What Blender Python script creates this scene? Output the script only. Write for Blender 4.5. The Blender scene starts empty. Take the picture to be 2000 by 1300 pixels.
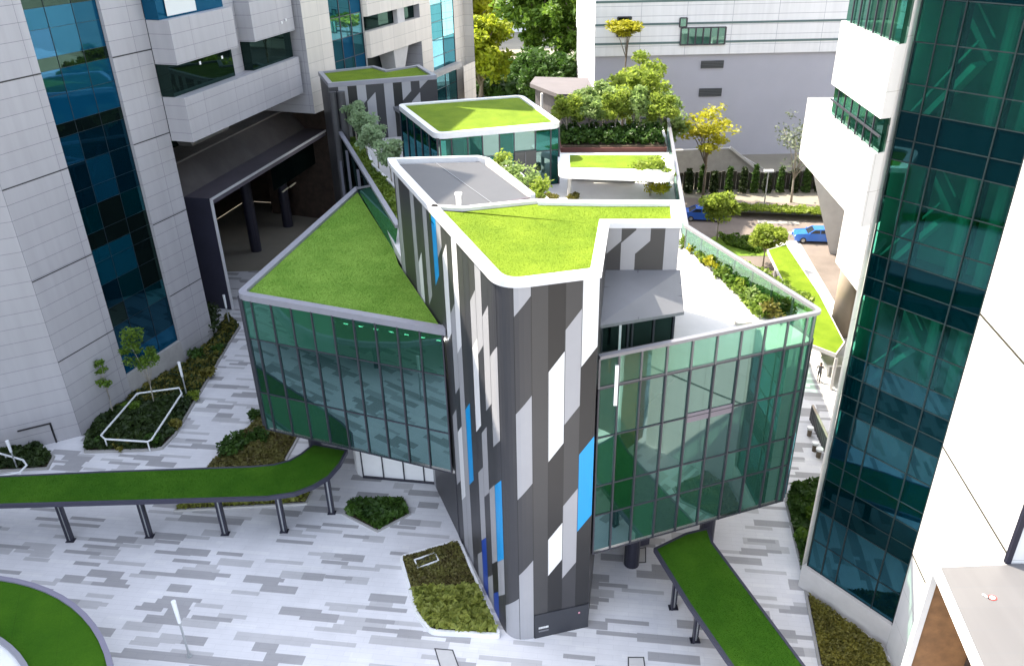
import bpy, math, random
import numpy as np
from mathutils import Vector, Matrix

SC = bpy.context.scene
COL = SC.collection
K = 1.5            # metres per survey unit
H = 21.5           # eye height in survey units

# ------------------------------------------------------------------ camera
F, CX, CY = 1580.0, 1000.0, 650.0
_d = np.array([64.0, -2968.0, -F]); _d /= np.linalg.norm(_d)
_up = -_d
_y = np.array([0, 0, -1.0]); _y = _y - _up * _y.dot(_up); _y /= np.linalg.norm(_y)
_x = np.cross(_y, _up)
CAMR = np.array([_x, _y, _up])
cam_d = bpy.data.cameras.new('camera'); cam = bpy.data.objects.new('camera', cam_d); COL.objects.link(cam)
cam_d.sensor_width = 36; cam_d.lens = 36 * F / 2000; cam_d.clip_end = 3000; cam_d.clip_start = 0.5
mw = Matrix([list(CAMR[i]) for i in range(3)]).to_4x4(); mw.translation = Vector((0, 0, H * K))
cam.matrix_world = mw
SC.camera = cam

# ------------------------------------------------------------------ light
SUN_AZ = Vector((-0.80, 0.60, 0)).normalized()     # horizontal direction towards the sun
SUN_EL = math.radians(50)
w = bpy.data.worlds.new("World"); SC.world = w; w.use_nodes = True
nt = w.node_tree
sky = nt.nodes.new('ShaderNodeTexSky'); sky.sky_type = 'NISHITA'; sky.sun_disc = False
sky.sun_elevation = SUN_EL
sky.sun_rotation = math.atan2(SUN_AZ.x, SUN_AZ.y)
sky.air_density = 1.0; sky.dust_density = 1.6; sky.ozone_density = 1.0
bg = nt.nodes['Background']; bg.inputs['Strength'].default_value = 0.15
hs = nt.nodes.new('ShaderNodeHueSaturation'); hs.inputs['Saturation'].default_value = 0.5
nt.links.new(sky.outputs[0], hs.inputs['Color']); nt.links.new(hs.outputs[0], bg.inputs[0])
sd = bpy.data.lights.new('sun', 'SUN'); sd.energy = 3.2; sd.angle = math.radians(0.5); sd.color = (1.0, 0.90, 0.74)
so = bpy.data.objects.new('sun', sd); COL.objects.link(so)
tosun = Vector((SUN_AZ.x * math.cos(SUN_EL), SUN_AZ.y * math.cos(SUN_EL), math.sin(SUN_EL)))
so.rotation_euler = tosun.to_track_quat('Z', 'Y').to_euler()
so.location = (0, 0, 90)
SC.view_settings.view_transform = 'Standard'; SC.view_settings.look = 'None'
SC.view_settings.gamma = 1; SC.view_settings.exposure = 2.3
try:
    SC.cycles.max_bounces = 10; SC.cycles.transparent_max_bounces = 16; SC.cycles.glossy_bounces = 4
    SC.cycles.diffuse_bounces = 4; SC.cycles.caustics_reflective = False; SC.cycles.caustics_refractive = False
except Exception:
    pass

# ------------------------------------------------------------------ survey helpers (photo pixel -> a known height / plane)
EYE = np.array([0, 0, H])
def ray(px, py): return CAMR @ np.array([px - CX, -(py - CY), -F])
def P(px, py, z=0.0):
    r = ray(px, py); t = (z - H) / r[2]; q = EYE + t * r
    return (float(q[0]), float(q[1]), z)
def P2(px, py, z=0.0): return P(px, py, z)[:2]
def onplane(px, py, a, b):
    r = ray(px, py); d = np.array(b[:2]) - np.array(a[:2]); n = np.array([-d[1], d[0]])
    t = (n @ np.array(a[:2])) / (n @ r[:2]); q = EYE + t * r
    return (float(q[0]), float(q[1]), float(q[2]))
def zat(px, py, x, y):
    lo, hi = -5.0, 60.0
    for _ in range(50):
        m = (lo + hi) / 2
        v = CAMR.T @ np.array([x, y, m - H])
        if CY - F * v[1] / -v[2] > py: lo = m
        else: hi = m
    return lo
def add2(p, d, s): return (p[0] + d[0] * s, p[1] + d[1] * s)
def unit(a, b):
    dx, dy = b[0] - a[0], b[1] - a[1]; l = math.hypot(dx, dy); return (dx / l, dy / l)
def dist(a, b): return math.hypot(b[0] - a[0], b[1] - a[1])
def lerp2(a, b, t): return (a[0] + (b[0] - a[0]) * t, a[1] + (b[1] - a[1]) * t)

# ------------------------------------------------------------------ materials
def lin(c):
    return tuple(((v / 255) / 12.92 if v / 255 <= 0.04045 else (((v / 255) + 0.055) / 1.055) ** 2.4) for v in c)
def mat(name, color, rough=0.6, metal=0.0, noise=0.0, nscale=2.0, spec=0.5, bump=0.0, bscale=20.0, coat=0.0):
    m = bpy.data.materials.new(name); m.use_nodes = True
    n = m.node_tree.nodes; l = m.node_tree.links; b = n['Principled BSDF']
    b.inputs['Base Color'].default_value = (*color, 1); b.inputs['Roughness'].default_value = rough
    b.inputs['Metallic'].default_value = metal; b.inputs['Specular IOR Level'].default_value = spec
    b.inputs['Coat Weight'].default_value = coat
    if noise or bump:
        tc = n.new('ShaderNodeTexCoord')
    if noise:
        t = n.new('ShaderNodeTexNoise'); t.inputs['Scale'].default_value = nscale; t.inputs['Detail'].default_value = 6
        t.inputs['Roughness'].default_value = 0.65
        l.new(tc.outputs['Object'], t.inputs['Vector'])
        r = n.new('ShaderNodeValToRGB')
        r.color_ramp.elements[0].position = 0.3; r.color_ramp.elements[1].position = 0.7
        r.color_ramp.elements[0].color = (*[c * (1 - noise) for c in color], 1)
        r.color_ramp.elements[1].color = (*[min(1, c * (1 + noise)) for c in color], 1)
        l.new(t.outputs['Fac'], r.inputs['Fac']); l.new(r.outputs['Color'], b.inputs['Base Color'])
    if bump:
        t2 = n.new('ShaderNodeTexNoise'); t2.inputs['Scale'].default_value = bscale; t2.inputs['Detail'].default_value = 4
        l.new(tc.outputs['Object'], t2.inputs['Vector'])
        bp = n.new('ShaderNodeBump'); bp.inputs['Strength'].default_value = bump; bp.inputs['Distance'].default_value = 0.03
        l.new(t2.outputs['Fac'], bp.inputs['Height']); l.new(bp.outputs['Normal'], b.inputs['Normal'])
    return m

def clad(name, color, pw, ph, seam=(0.05, 0.05, 0.06), rough=0.45, mort=0.012, vary=0.05, thick_every=0):
    """metal panel cladding: seams from a brick texture on the facade UV (metres along, metres up)"""
    m = bpy.data.materials.new(name); m.use_nodes = True
    n = m.node_tree.nodes; l = m.node_tree.links; b = n['Principled BSDF']; b.inputs['Roughness'].default_value = rough
    uv = n.new('ShaderNodeTexCoord')
    br = n.new('ShaderNodeTexBrick'); br.offset = 0.0; br.inputs['Scale'].default_value = 1
    br.inputs['Brick Width'].default_value = pw; br.inputs['Row Height'].default_value = ph
    br.inputs['Mortar Size'].default_value = mort; br.inputs['Mortar Smooth'].default_value = 0.1
    br.inputs['Color1'].default_value = (*[c * (1 - vary) for c in color], 1)
    br.inputs['Color2'].default_value = (*[min(1, c * (1 + vary)) for c in color], 1)
    br.inputs['Mortar'].default_value = (*seam, 1)
    l.new(uv.outputs['UV'], br.inputs['Vector'])
    t = n.new('ShaderNodeTexNoise'); t.inputs['Scale'].default_value = 0.35; t.inputs['Detail'].default_value = 7
    mp = n.new('ShaderNodeMapping'); mp.inputs['Scale'].default_value = (5.0, 0.35, 1)
    l.new(uv.outputs['UV'], mp.inputs['Vector']); l.new(mp.outputs[0], t.inputs['Vector'])
    r = n.new('ShaderNodeMapRange'); r.inputs['From Min'].default_value = 0.3; r.inputs['From Max'].default_value = 0.7
    r.inputs['To Min'].default_value = 0.92; r.inputs['To Max'].default_value = 1.02
    l.new(t.outputs['Fac'], r.inputs['Value'])
    mx = n.new('ShaderNodeMix'); mx.data_type = 'RGBA'; mx.blend_type = 'MULTIPLY'; mx.inputs['Factor'].default_value = 1
    l.new(br.outputs['Color'], mx.inputs[6]); l.new(r.outputs[0], mx.inputs[7]); l.new(mx.outputs[2], b.inputs['Base Color'])
    return m

def glass(name, trans, refl, fac0=0.25, facg=0.6, rough=0.02, body=None, bodyf=0.0):
    """tinted architectural glass: tinted see-through mixed with a tinted mirror coat"""
    m = bpy.data.materials.new(name); m.use_nodes = True
    n = m.node_tree.nodes; l = m.node_tree.links; n.remove(n['Principled BSDF']); out = n['Material Output']
    tr = n.new('ShaderNodeBsdfTransparent'); tr.inputs['Color'].default_value = (*trans, 1)
    gl = n.new('ShaderNodeBsdfGlossy'); gl.inputs['Color'].default_value = (*refl, 1); gl.inputs['Roughness'].default_value = rough
    lw = n.new('ShaderNodeLayerWeight'); lw.inputs['Blend'].default_value = 0.35
    mr = n.new('ShaderNodeMapRange'); mr.inputs['To Min'].default_value = fac0; mr.inputs['To Max'].default_value = facg
    l.new(lw.outputs['Facing'], mr.inputs['Value'])
    mx = n.new('ShaderNodeMixShader'); base = tr
    tc = n.new('ShaderNodeTexCoord'); no = n.new('ShaderNodeTexNoise'); no.inputs['Scale'].default_value = 0.5
    l.new(tc.outputs['Object'], no.inputs['Vector'])
    bp = n.new('ShaderNodeBump'); bp.inputs['Strength'].default_value = 0.06; bp.inputs['Distance'].default_value = 0.05
    l.new(no.outputs['Fac'], bp.inputs['Height']); l.new(bp.outputs['Normal'], gl.inputs['Normal'])
    if body:
        df = n.new('ShaderNodeBsdfDiffuse'); df.inputs['Color'].default_value = (*body, 1)
        m2 = n.new('ShaderNodeMixShader'); m2.inputs[0].default_value = bodyf
        l.new(tr.outputs[0], m2.inputs[1]); l.new(df.outputs[0], m2.inputs[2]); base = m2
    l.new(mr.outputs[0], mx.inputs[0]); l.new(base.outputs[0], mx.inputs[1]); l.new(gl.outputs[0], mx.inputs[2])
    l.new(mx.outputs[0], out.inputs['Surface'])
    return m

def leafmat(name, c1, c2, trans=0.25, scale=0.8):
    m = bpy.data.materials.new(name); m.use_nodes = True
    n = m.node_tree.nodes; l = m.node_tree.links; b = n['Principled BSDF']; out = n['Material Output']
    tc = n.new('ShaderNodeTexCoord'); t = n.new('ShaderNodeTexNoise'); t.inputs['Scale'].default_value = scale; t.inputs['Detail'].default_value = 8
    t.inputs['Roughness'].default_value = 0.8
    l.new(tc.outputs['Object'], t.inputs['Vector'])
    r = n.new('ShaderNodeValToRGB'); r.color_ramp.elements[0].position = 0.35; r.color_ramp.elements[1].position = 0.65
    r.color_ramp.elements[0].color = (*c1, 1); r.color_ramp.elements[1].color = (*c2, 1)
    l.new(t.outputs['Fac'], r.inputs['Fac']); l.new(r.outputs['Color'], b.inputs['Base Color'])
    b.inputs['Roughness'].default_value = 0.5; b.inputs['Specular IOR Level'].default_value = 0.3
    tl = n.new('ShaderNodeBsdfTranslucent'); l.new(r.outputs['Color'], tl.inputs['Color'])
    mx = n.new('ShaderNodeMixShader'); mx.inputs[0].default_value = trans
    l.new(b.outputs[0], mx.inputs[1]); l.new(tl.outputs[0], mx.inputs[2]); l.new(mx.outputs[0], out.inputs['Surface'])
    return m

def turf(name, c1, c2):
    m = bpy.data.materials.new(name); m.use_nodes = True
    n = m.node_tree.nodes; l = m.node_tree.links; b = n['Principled BSDF']
    b.inputs['Roughness'].default_value = 0.9; b.inputs['Specular IOR Level'].default_value = 0.15
    tc = n.new('ShaderNodeTexCoord')
    def noise(s, d, r=0.6):
        t = n.new('ShaderNodeTexNoise'); t.inputs['Scale'].default_value = s; t.inputs['Detail'].default_value = d
        t.inputs['Roughness'].default_value = r
        l.new(tc.outputs['Object'], t.inputs['Vector']); return t
    a = noise(0.5, 5); c = noise(14, 6, 0.85)
    ma = n.new('ShaderNodeMath'); ma.operation = 'ADD'
    ms = n.new('ShaderNodeMath'); ms.operation = 'MULTIPLY'; ms.inputs[1].default_value = 0.5
    l.new(a.outputs['Fac'], ma.inputs[0]); l.new(c.outputs['Fac'], ma.inputs[1]); l.new(ma.outputs[0], ms.inputs[0])
    r = n.new('ShaderNodeValToRGB'); r.color_ramp.elements[0].position = 0.38; r.color_ramp.elements[1].position = 0.62
    r.color_ramp.elements[0].color = (*c1, 1); r.color_ramp.elements[1].color = (*c2, 1)
    l.new(ms.outputs[0], r.inputs['Fac']); l.new(r.outputs['Color'], b.inputs['Base Color'])
    sb = n.new('ShaderNodeTexBrick'); sb.offset = 0.3; sb.inputs['Scale'].default_value = 1; sb.inputs['Brick Width'].default_value = 9.0; sb.inputs['Row Height'].default_value = 2.0
    sb.inputs['Mortar Size'].default_value = 0.012; sb.inputs['Mortar Smooth'].default_value = 0.6
    sb.inputs['Color1'].default_value = (1, 1, 1, 1); sb.inputs['Color2'].default_value = (0.93, 0.95, 0.9, 1); sb.inputs['Mortar'].default_value = (0.72, 0.74, 0.7, 1)
    mp_ = n.new('ShaderNodeMapping'); mp_.inputs['Rotation'].default_value = (0, 0, 1.2)
    l.new(tc.outputs['Object'], mp_.inputs['Vector']); l.new(mp_.outputs[0], sb.inputs['Vector'])
    g_ = noise(60, 2, 0.9); gr = n.new('ShaderNodeMapRange'); gr.inputs['From Min'].default_value = 0.3; gr.inputs['From Max'].default_value = 0.7
    gr.inputs['To Min'].default_value = 0.72; gr.inputs['To Max'].default_value = 1.25; l.new(g_.outputs['Fac'], gr.inputs['Value'])
    x1 = n.new('ShaderNodeMix'); x1.data_type = 'RGBA'; x1.blend_type = 'MULTIPLY'; x1.inputs['Factor'].default_value = 1
    x2 = n.new('ShaderNodeMix'); x2.data_type = 'RGBA'; x2.blend_type = 'MULTIPLY'; x2.inputs['Factor'].default_value = 1
    l.new(r.outputs['Color'], x1.inputs[6]); l.new(sb.outputs['Color'], x1.inputs[7]); l.new(x1.outputs[2], x2.inputs[6]); l.new(gr.outputs[0], x2.inputs[7])
    l.new(x2.outputs[2], b.inputs['Base Color'])
    bp = n.new('ShaderNodeBump'); bp.inputs['Strength'].default_value = 0.9; bp.inputs['Distance'].default_value = 0.05
    l.new(c.outputs['Fac'], bp.inputs['Height']); l.new(bp.outputs['Normal'], b.inputs['Normal'])
    return m

def paving(name, light, mid, dark, rot):
    m = bpy.data.materials.new(name); m.use_nodes = True
    n = m.node_tree.nodes; l = m.node_tree.links; b = n['Principled BSDF']; b.inputs['Roughness'].default_value = 0.55
    tc = n.new('ShaderNodeTexCoord')
    mp = n.new('ShaderNodeMapping'); mp.inputs['Rotation'].default_value = (0, 0, rot)
    l.new(tc.outputs['Object'], mp.inputs['Vector'])
    def bricks(wd, ht, off, freq, sq, sqf, shift, lo):
        mv = n.new('ShaderNodeVectorMath'); mv.operation = 'ADD'; mv.inputs[1].default_value = shift
        l.new(mp.outputs[0], mv.inputs[0])
        br = n.new('ShaderNodeTexBrick'); br.offset = off; br.offset_frequency = freq; br.squash = sq; br.squash_frequency = sqf
        br.inputs['Scale'].default_value = 1; br.inputs['Brick Width'].default_value = wd; br.inputs['Row Height'].default_value = ht
        br.inputs['Mortar Size'].default_value = 0.0
        br.inputs['Color1'].default_value = (0, 0, 0, 1); br.inputs['Color2'].default_value = (1, 1, 1, 1); br.inputs['Mortar'].default_value = (1, 1, 1, 1)
        l.new(mv.outputs[0], br.inputs['Vector'])
        r = n.new('ShaderNodeValToRGB'); r.color_ramp.interpolation = 'CONSTANT'
        e = r.color_ramp.elements
        e[0].position = 0; e[0].color = (*[d / li for d, li in zip(dark, light)], 1)
        e[1].position = lo; e[1].color = (*[d / li for d, li in zip(mid, light)], 1)
        e2 = e.new(lo + 0.07); e2.color = (1, 1, 1, 1)
        e3 = e.new(lo + 0.35); e3.color = (0.95, 0.95, 0.965, 1)
        l.new(br.outputs['Color'], r.inputs['Fac']); return r
    a = bricks(2.0, 0.54, 0.41, 2, 0.62, 3, (3.3, 1.7, 0), 0.115)
    c = bricks(2.2, 0.27, 0.37, 3, 0.7, 2, (1.1, 0.4, 0), 0.075)
    mx = n.new('ShaderNodeMix'); mx.data_type = 'RGBA'; mx.blend_type = 'DARKEN'; mx.inputs['Factor'].default_value = 1
    l.new(a.outputs['Color'], mx.inputs[6]); l.new(c.outputs['Color'], mx.inputs[7])
    no = n.new('ShaderNodeTexNoise'); no.inputs['Scale'].default_value = 0.25; no.inputs['Detail'].default_value = 8; no.inputs['Roughness'].default_value = 0.7
    l.new(tc.outputs['Object'], no.inputs['Vector'])
    mr = n.new('ShaderNodeMapRange'); mr.inputs['From Min'].default_value = 0.3; mr.inputs['From Max'].default_value = 0.7
    mr.inputs['To Min'].default_value = 0.87; mr.inputs['To Max'].default_value = 1.06
    l.new(no.outputs['Fac'], mr.inputs['Value'])
    # fine slab joints
    jb = n.new('ShaderNodeTexBrick'); jb.offset = 0.5; jb.inputs['Scale'].default_value = 1; jb.inputs['Brick Width'].default_value = 1.45
    jb.inputs['Row Height'].default_value = 0.31; jb.inputs['Mortar Size'].default_value = 0.006
    jb.inputs['Color1'].default_value = (*light, 1); jb.inputs['Color2'].default_value = (*[v * 0.96 for v in light], 1)
    jb.inputs['Mortar'].default_value = (*[v * 0.8 for v in light], 1)
    l.new(mp.outputs[0], jb.inputs['Vector'])
    m2 = n.new('ShaderNodeMix'); m2.data_type = 'RGBA'; m2.blend_type = 'MULTIPLY'; m2.inputs['Factor'].default_value = 1
    l.new(mx.outputs[2], m2.inputs[6]); l.new(jb.outputs['Color'], m2.inputs[7])
    m3 = n.new('ShaderNodeMix'); m3.data_type = 'RGBA'; m3.blend_type = 'MULTIPLY'; m3.inputs['Factor'].default_value = 1
    l.new(m2.outputs[2], m3.inputs[6]); l.new(mr.outputs[0], m3.inputs[7])
    l.new(m3.outputs[2], b.inputs['Base Color'])
    return m

M = {}
M['rim'] = mat('painted_metal_rim', (0.66, 0.66, 0.68), 0.4, noise=0.05, nscale=1.5)
M['rim_grey'] = mat('grey_metal_rim', (0.24, 0.24, 0.275), 0.38, noise=0.06, nscale=1.5)
M['turf'] = turf('bright_turf', (0.088, 0.150, 0.006), (0.165, 0.235, 0.014))
M['turf_mid'] = turf('mid_turf', (0.125, 0.255, 0.030), (0.225, 0.370, 0.062))
M['turf_dark'] = turf('dark_turf', (0.026, 0.098, 0.004), (0.060, 0.155, 0.010))
M['mull'] = mat('mullion_metal', (0.05, 0.05, 0.065), 0.4, metal=0.3)
M['mull_l'] = mat('mullion_light', (0.12, 0.125, 0.14), 0.35, metal=0.5)
M['darkmetal'] = mat('dark_metal', (0.028, 0.028, 0.045), 0.35, metal=0.3, noise=0.1)
M['navy'] = mat('navy_panel', (0.038, 0.038, 0.062), 0.5, noise=0.12, nscale=0.6)
M['plate'] = mat('standing_seam_grey', (0.052, 0.052, 0.056), 0.5, noise=0.08, nscale=0.6)
M['plate_l'] = mat('light_metal_roof', (0.15, 0.155, 0.17), 0.4, metal=0.1, noise=0.07, nscale=0.8)
M['conc'] = mat('concrete', (0.36, 0.35, 0.34), 0.8, noise=0.12, nscale=1.2, bump=0.1)
M['conc_l'] = mat('pale_concrete', (0.52, 0.51, 0.50), 0.75, noise=0.08, nscale=1.0, bump=0.06)
M['terrace'] = mat('terrace_stone', (0.55, 0.54, 0.53), 0.6, noise=0.06, nscale=0.8)
M['white'] = mat('white_paint', (0.78, 0.78, 0.78), 0.45, noise=0.03)
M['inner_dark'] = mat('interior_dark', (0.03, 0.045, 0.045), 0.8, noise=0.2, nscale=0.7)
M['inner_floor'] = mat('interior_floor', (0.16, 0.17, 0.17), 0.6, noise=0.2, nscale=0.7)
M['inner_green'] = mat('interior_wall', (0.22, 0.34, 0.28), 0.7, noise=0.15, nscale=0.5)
M['hall_green'] = mat('stair_hall_lightened', (0.52, 0.62, 0.54), 0.7, noise=0.25, nscale=0.5)  # interior wall colour made paler in place of light in the hall
M['inner_white'] = mat('interior_white', (0.6, 0.62, 0.6), 0.6)
M['wood'] = mat('dark_wood', (0.05, 0.033, 0.025), 0.6, noise=0.4, nscale=1.5)
M['wood_l'] = mat('brown_wood', (0.22, 0.11, 0.045), 0.55, noise=0.3, nscale=2.0)
M['soil'] = mat('soil', (0.06, 0.042, 0.025), 0.95, noise=0.4, nscale=3, bump=0.6, bscale=12)
M['bark'] = mat('bark', (0.16, 0.13, 0.10), 0.9, noise=0.3, nscale=6, bump=0.4)
M['bark_p'] = mat('pale_bark', (0.34, 0.31, 0.26), 0.85, noise=0.25, nscale=6)
M['steel'] = mat('steel_pole', (0.45, 0.47, 0.48), 0.3, metal=0.6)
M['tyre'] = mat('tyre_rubber', (0.02, 0.02, 0.02), 0.85)
M['carblue'] = mat('car_blue_paint', (0.01, 0.09, 0.42), 0.25, coat=0.6)
M['carglass'] = mat('car_window', (0.02, 0.025, 0.03), 0.08)
M['red'] = mat('red_mark', (0.55, 0.05, 0.04), 0.5)
M['lamp_white'] = mat('lamp_head', (0.75, 0.77, 0.78), 0.3)
M['skin'] = mat('dark_cloth', (0.05, 0.05, 0.06), 0.8)
# cladding greys of the panelled tower
M['D'] = mat('panel_charcoal', (0.036, 0.036, 0.041), 0.42, noise=0.05, nscale=0.5)
M['D2'] = mat('panel_dark_grey', (0.043, 0.042, 0.044), 0.42, noise=0.05, nscale=0.5)
M['K'] = mat('panel_black', (0.013, 0.013, 0.015), 0.4, noise=0.06, nscale=0.5)
M['L'] = mat('panel_light_grey', (0.31, 0.31, 0.33), 0.42, noise=0.04, nscale=0.5)
M['Wp'] = mat('panel_white', (0.66, 0.66, 0.67), 0.42, noise=0.03, nscale=0.5)
M['B'] = mat('panel_sky_blue', (0.001, 0.27, 0.62), 0.4)
M['B2'] = mat('panel_deep_blue', (0.004, 0.05, 0.32), 0.4)
# glass
M['g_teal'] = glass('teal_glass', (0.10, 0.26, 0.23), (0.36, 0.56, 0.56), 0.30, 0.7, body=(0.012, 0.045, 0.043), bodyf=0.6)
M['g_spandrel'] = glass('green_spandrel_glass', (0.10, 0.28, 0.21), (0.40, 0.70, 0.62), 0.12, 0.6, body=(0.026, 0.105, 0.072), bodyf=0.92)
M['g_green'] = glass('green_glass', (0.10, 0.28, 0.21), (0.40, 0.70, 0.62), 0.18, 0.62, body=(0.02, 0.078, 0.056), bodyf=0.85)
M['g_right'] = glass('green_grey_glass', (0.10, 0.26, 0.2), (0.36, 0.52, 0.51), 0.15, 0.5, body=(0.026, 0.060, 0.055), bodyf=0.97)
M['g_deep'] = glass('deep_green_glass', (0.06, 0.2, 0.10), (0.3, 0.5, 0.42), 0.12, 0.55, body=(0.006, 0.045, 0.018), bodyf=0.8)
M['g_clear'] = glass('clear_green_glass', (0.48, 0.70, 0.60), (0.5, 0.7, 0.65), 0.05, 0.45)
M['g_tower'] = glass('dark_teal_glass', (0.32, 0.70, 0.60), (0.17, 0.42, 0.44), 0.09, 0.5)
M['g_tower2'] = glass('blue_teal_glass', (0.09, 0.36, 0.42), (0.14, 0.42, 0.52), 0.22, 0.6, body=(0.0, 0.020, 0.040), bodyf=0.45)
M['g_blue'] = glass('blue_glass', (0.02, 0.10, 0.20), (0.07, 0.25, 0.38), 0.16, 0.5, body=(0.003, 0.055, 0.118), bodyf=0.85)  # blue body colour paints in the reflected sky
M['g_blue2'] = glass('mid_blue_glass', (0.02, 0.08, 0.14), (0.08, 0.26, 0.48), 0.2, 0.6, body=(0.002, 0.036, 0.07), bodyf=0.8)
M['g_dteal2'] = glass('sea_teal_glass', (0.02, 0.10, 0.14), (0.12, 0.40, 0.52), 0.22, 0.6, body=(0.002, 0.05, 0.085), bodyf=0.75)
M['g_navy'] = glass('navy_glass', (0.02, 0.08, 0.11), (0.08, 0.25, 0.36), 0.16, 0.5, body=(0.001, 0.013, 0.024), bodyf=0.65)
M['g_dteal'] = glass('deep_teal_glass', (0.02, 0.10, 0.12), (0.12, 0.42, 0.50), 0.2, 0.6, body=(0.0, 0.022, 0.03), bodyf=0.6)
M['g_black'] = glass('black_green_glass', (0.03, 0.06, 0.05), (0.12, 0.22, 0.19), 0.12, 0.5, body=(0.005, 0.010, 0.010), bodyf=0.6)
M['g_cyan'] = glass('cyan_glass', (0.10, 0.36, 0.40), (0.35, 0.85, 0.95), 0.4, 0.7, body=(0.02, 0.11, 0.13), bodyf=0.5)
M['g_floor'] = glass('floor_band_glass', (0.03, 0.12, 0.12), (0.08, 0.22, 0.26), 0.08, 0.4, body=(0.0, 0.012, 0.016), bodyf=0.55)
M['g_mid'] = glass('mid_teal_glass', (0.18, 0.52, 0.50), (0.16, 0.42, 0.48), 0.15, 0.55, body=(0.0, 0.020, 0.032), bodyf=0.25)
M['g_bay'] = glass('bay_window_glass', (0.08, 0.26, 0.18), (0.30, 0.50, 0.42), 0.14, 0.55, body=(0.006, 0.035, 0.025), bodyf=0.6)
# cladding for buildings: row 0.655 units, column ~1.65 units
M['clad'] = clad('pale_panel_cladding', (0.375, 0.367, 0.385), 4.3, 0.983, seam=(0.13, 0.13, 0.15), vary=0.02)
M['clad_w'] = clad('white_panel_cladding', (0.72, 0.71, 0.70), 2.6, 1.97, seam=(0.40, 0.39, 0.36), mort=0.010, vary=0.015)
M['clad_far'] = clad('beige_panel_cladding', (0.60, 0.56, 0.50), 2.6, 1.3, seam=(0.2, 0.19, 0.18))
M['clad_back'] = clad('white_back_cladding', (0.80, 0.80, 0.81), 6.0, 1.25, seam=(0.42, 0.43, 0.47), mort=0.03, vary=0.02)
M['render_lav'] = mat('lavender_render', (0.42, 0.42, 0.475), 0.8, noise=0.04, nscale=0.15)
# ground
M['plaza'] = paving('plaza_paving', (0.73, 0.725, 0.735), (0.50, 0.495, 0.505), (0.36, 0.355, 0.365), math.radians(8))
M['ground'] = mat('far_ground', (0.22, 0.20, 0.16), 0.9, noise=0.2, nscale=0.08)
M['asphalt'] = mat('warm_asphalt', (0.15, 0.125, 0.11), 0.85, noise=0.25, nscale=0.3, bump=0.2)
M['mark'] = mat('road_paint', (0.30, 0.29, 0.27), 0.6)
M['lawn'] = turf('lawn_grass', (0.10, 0.20, 0.02), (0.2, 0.28, 0.04))
# leaves
M['lf_yel'] = leafmat('yellow_leaves', (0.26, 0.27, 0.015), (0.50, 0.47, 0.035), 0.5)
M['lf_lime'] = leafmat('lime_leaves', (0.16, 0.25, 0.03), (0.36, 0.43, 0.07), 0.58)
M['lf_green'] = leafmat('green_leaves', (0.06, 0.14, 0.016), (0.18, 0.28, 0.035), 0.45)
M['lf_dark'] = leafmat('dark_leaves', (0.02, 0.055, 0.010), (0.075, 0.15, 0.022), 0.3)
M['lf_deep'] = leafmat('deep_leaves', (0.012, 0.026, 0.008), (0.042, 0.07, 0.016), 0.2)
M['lf_pale'] = leafmat('pale_leaves', (0.17, 0.27, 0.07), (0.36, 0.46, 0.17), 0.58)
M['lf_grey'] = leafmat('grey_leaves', (0.10, 0.13, 0.08), (0.20, 0.23, 0.15), 0.3)
M['lf_brown'] = leafmat('brown_cover', (0.10, 0.075, 0.03), (0.20, 0.20, 0.05), 0.25, 1.5)
M['lf_olive'] = leafmat('olive_cover', (0.09, 0.085, 0.02), (0.24, 0.22, 0.04), 0.3, 1.5)
M['lf_palm'] = leafmat('palm_leaves', (0.07, 0.15, 0.02), (0.26, 0.34, 0.05), 0.4)
M['lf_cover'] = leafmat('lime_cover', (0.14, 0.18, 0.03), (0.40, 0.42, 0.09), 0.35, 2.5)
M['lf_sunlit'] = leafmat('sunlit_tint_leaves', (0.16, 0.24, 0.012), (0.44, 0.46, 0.035), 0.55)  # sunlight put into the leaf colour, no emission
M['lf_pale2'] = leafmat('silvery_leaves', (0.17, 0.27, 0.12), (0.36, 0.47, 0.28), 0.45)
M['petal'] = mat('white_petal', (0.75, 0.73, 0.72), 0.6)

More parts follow.
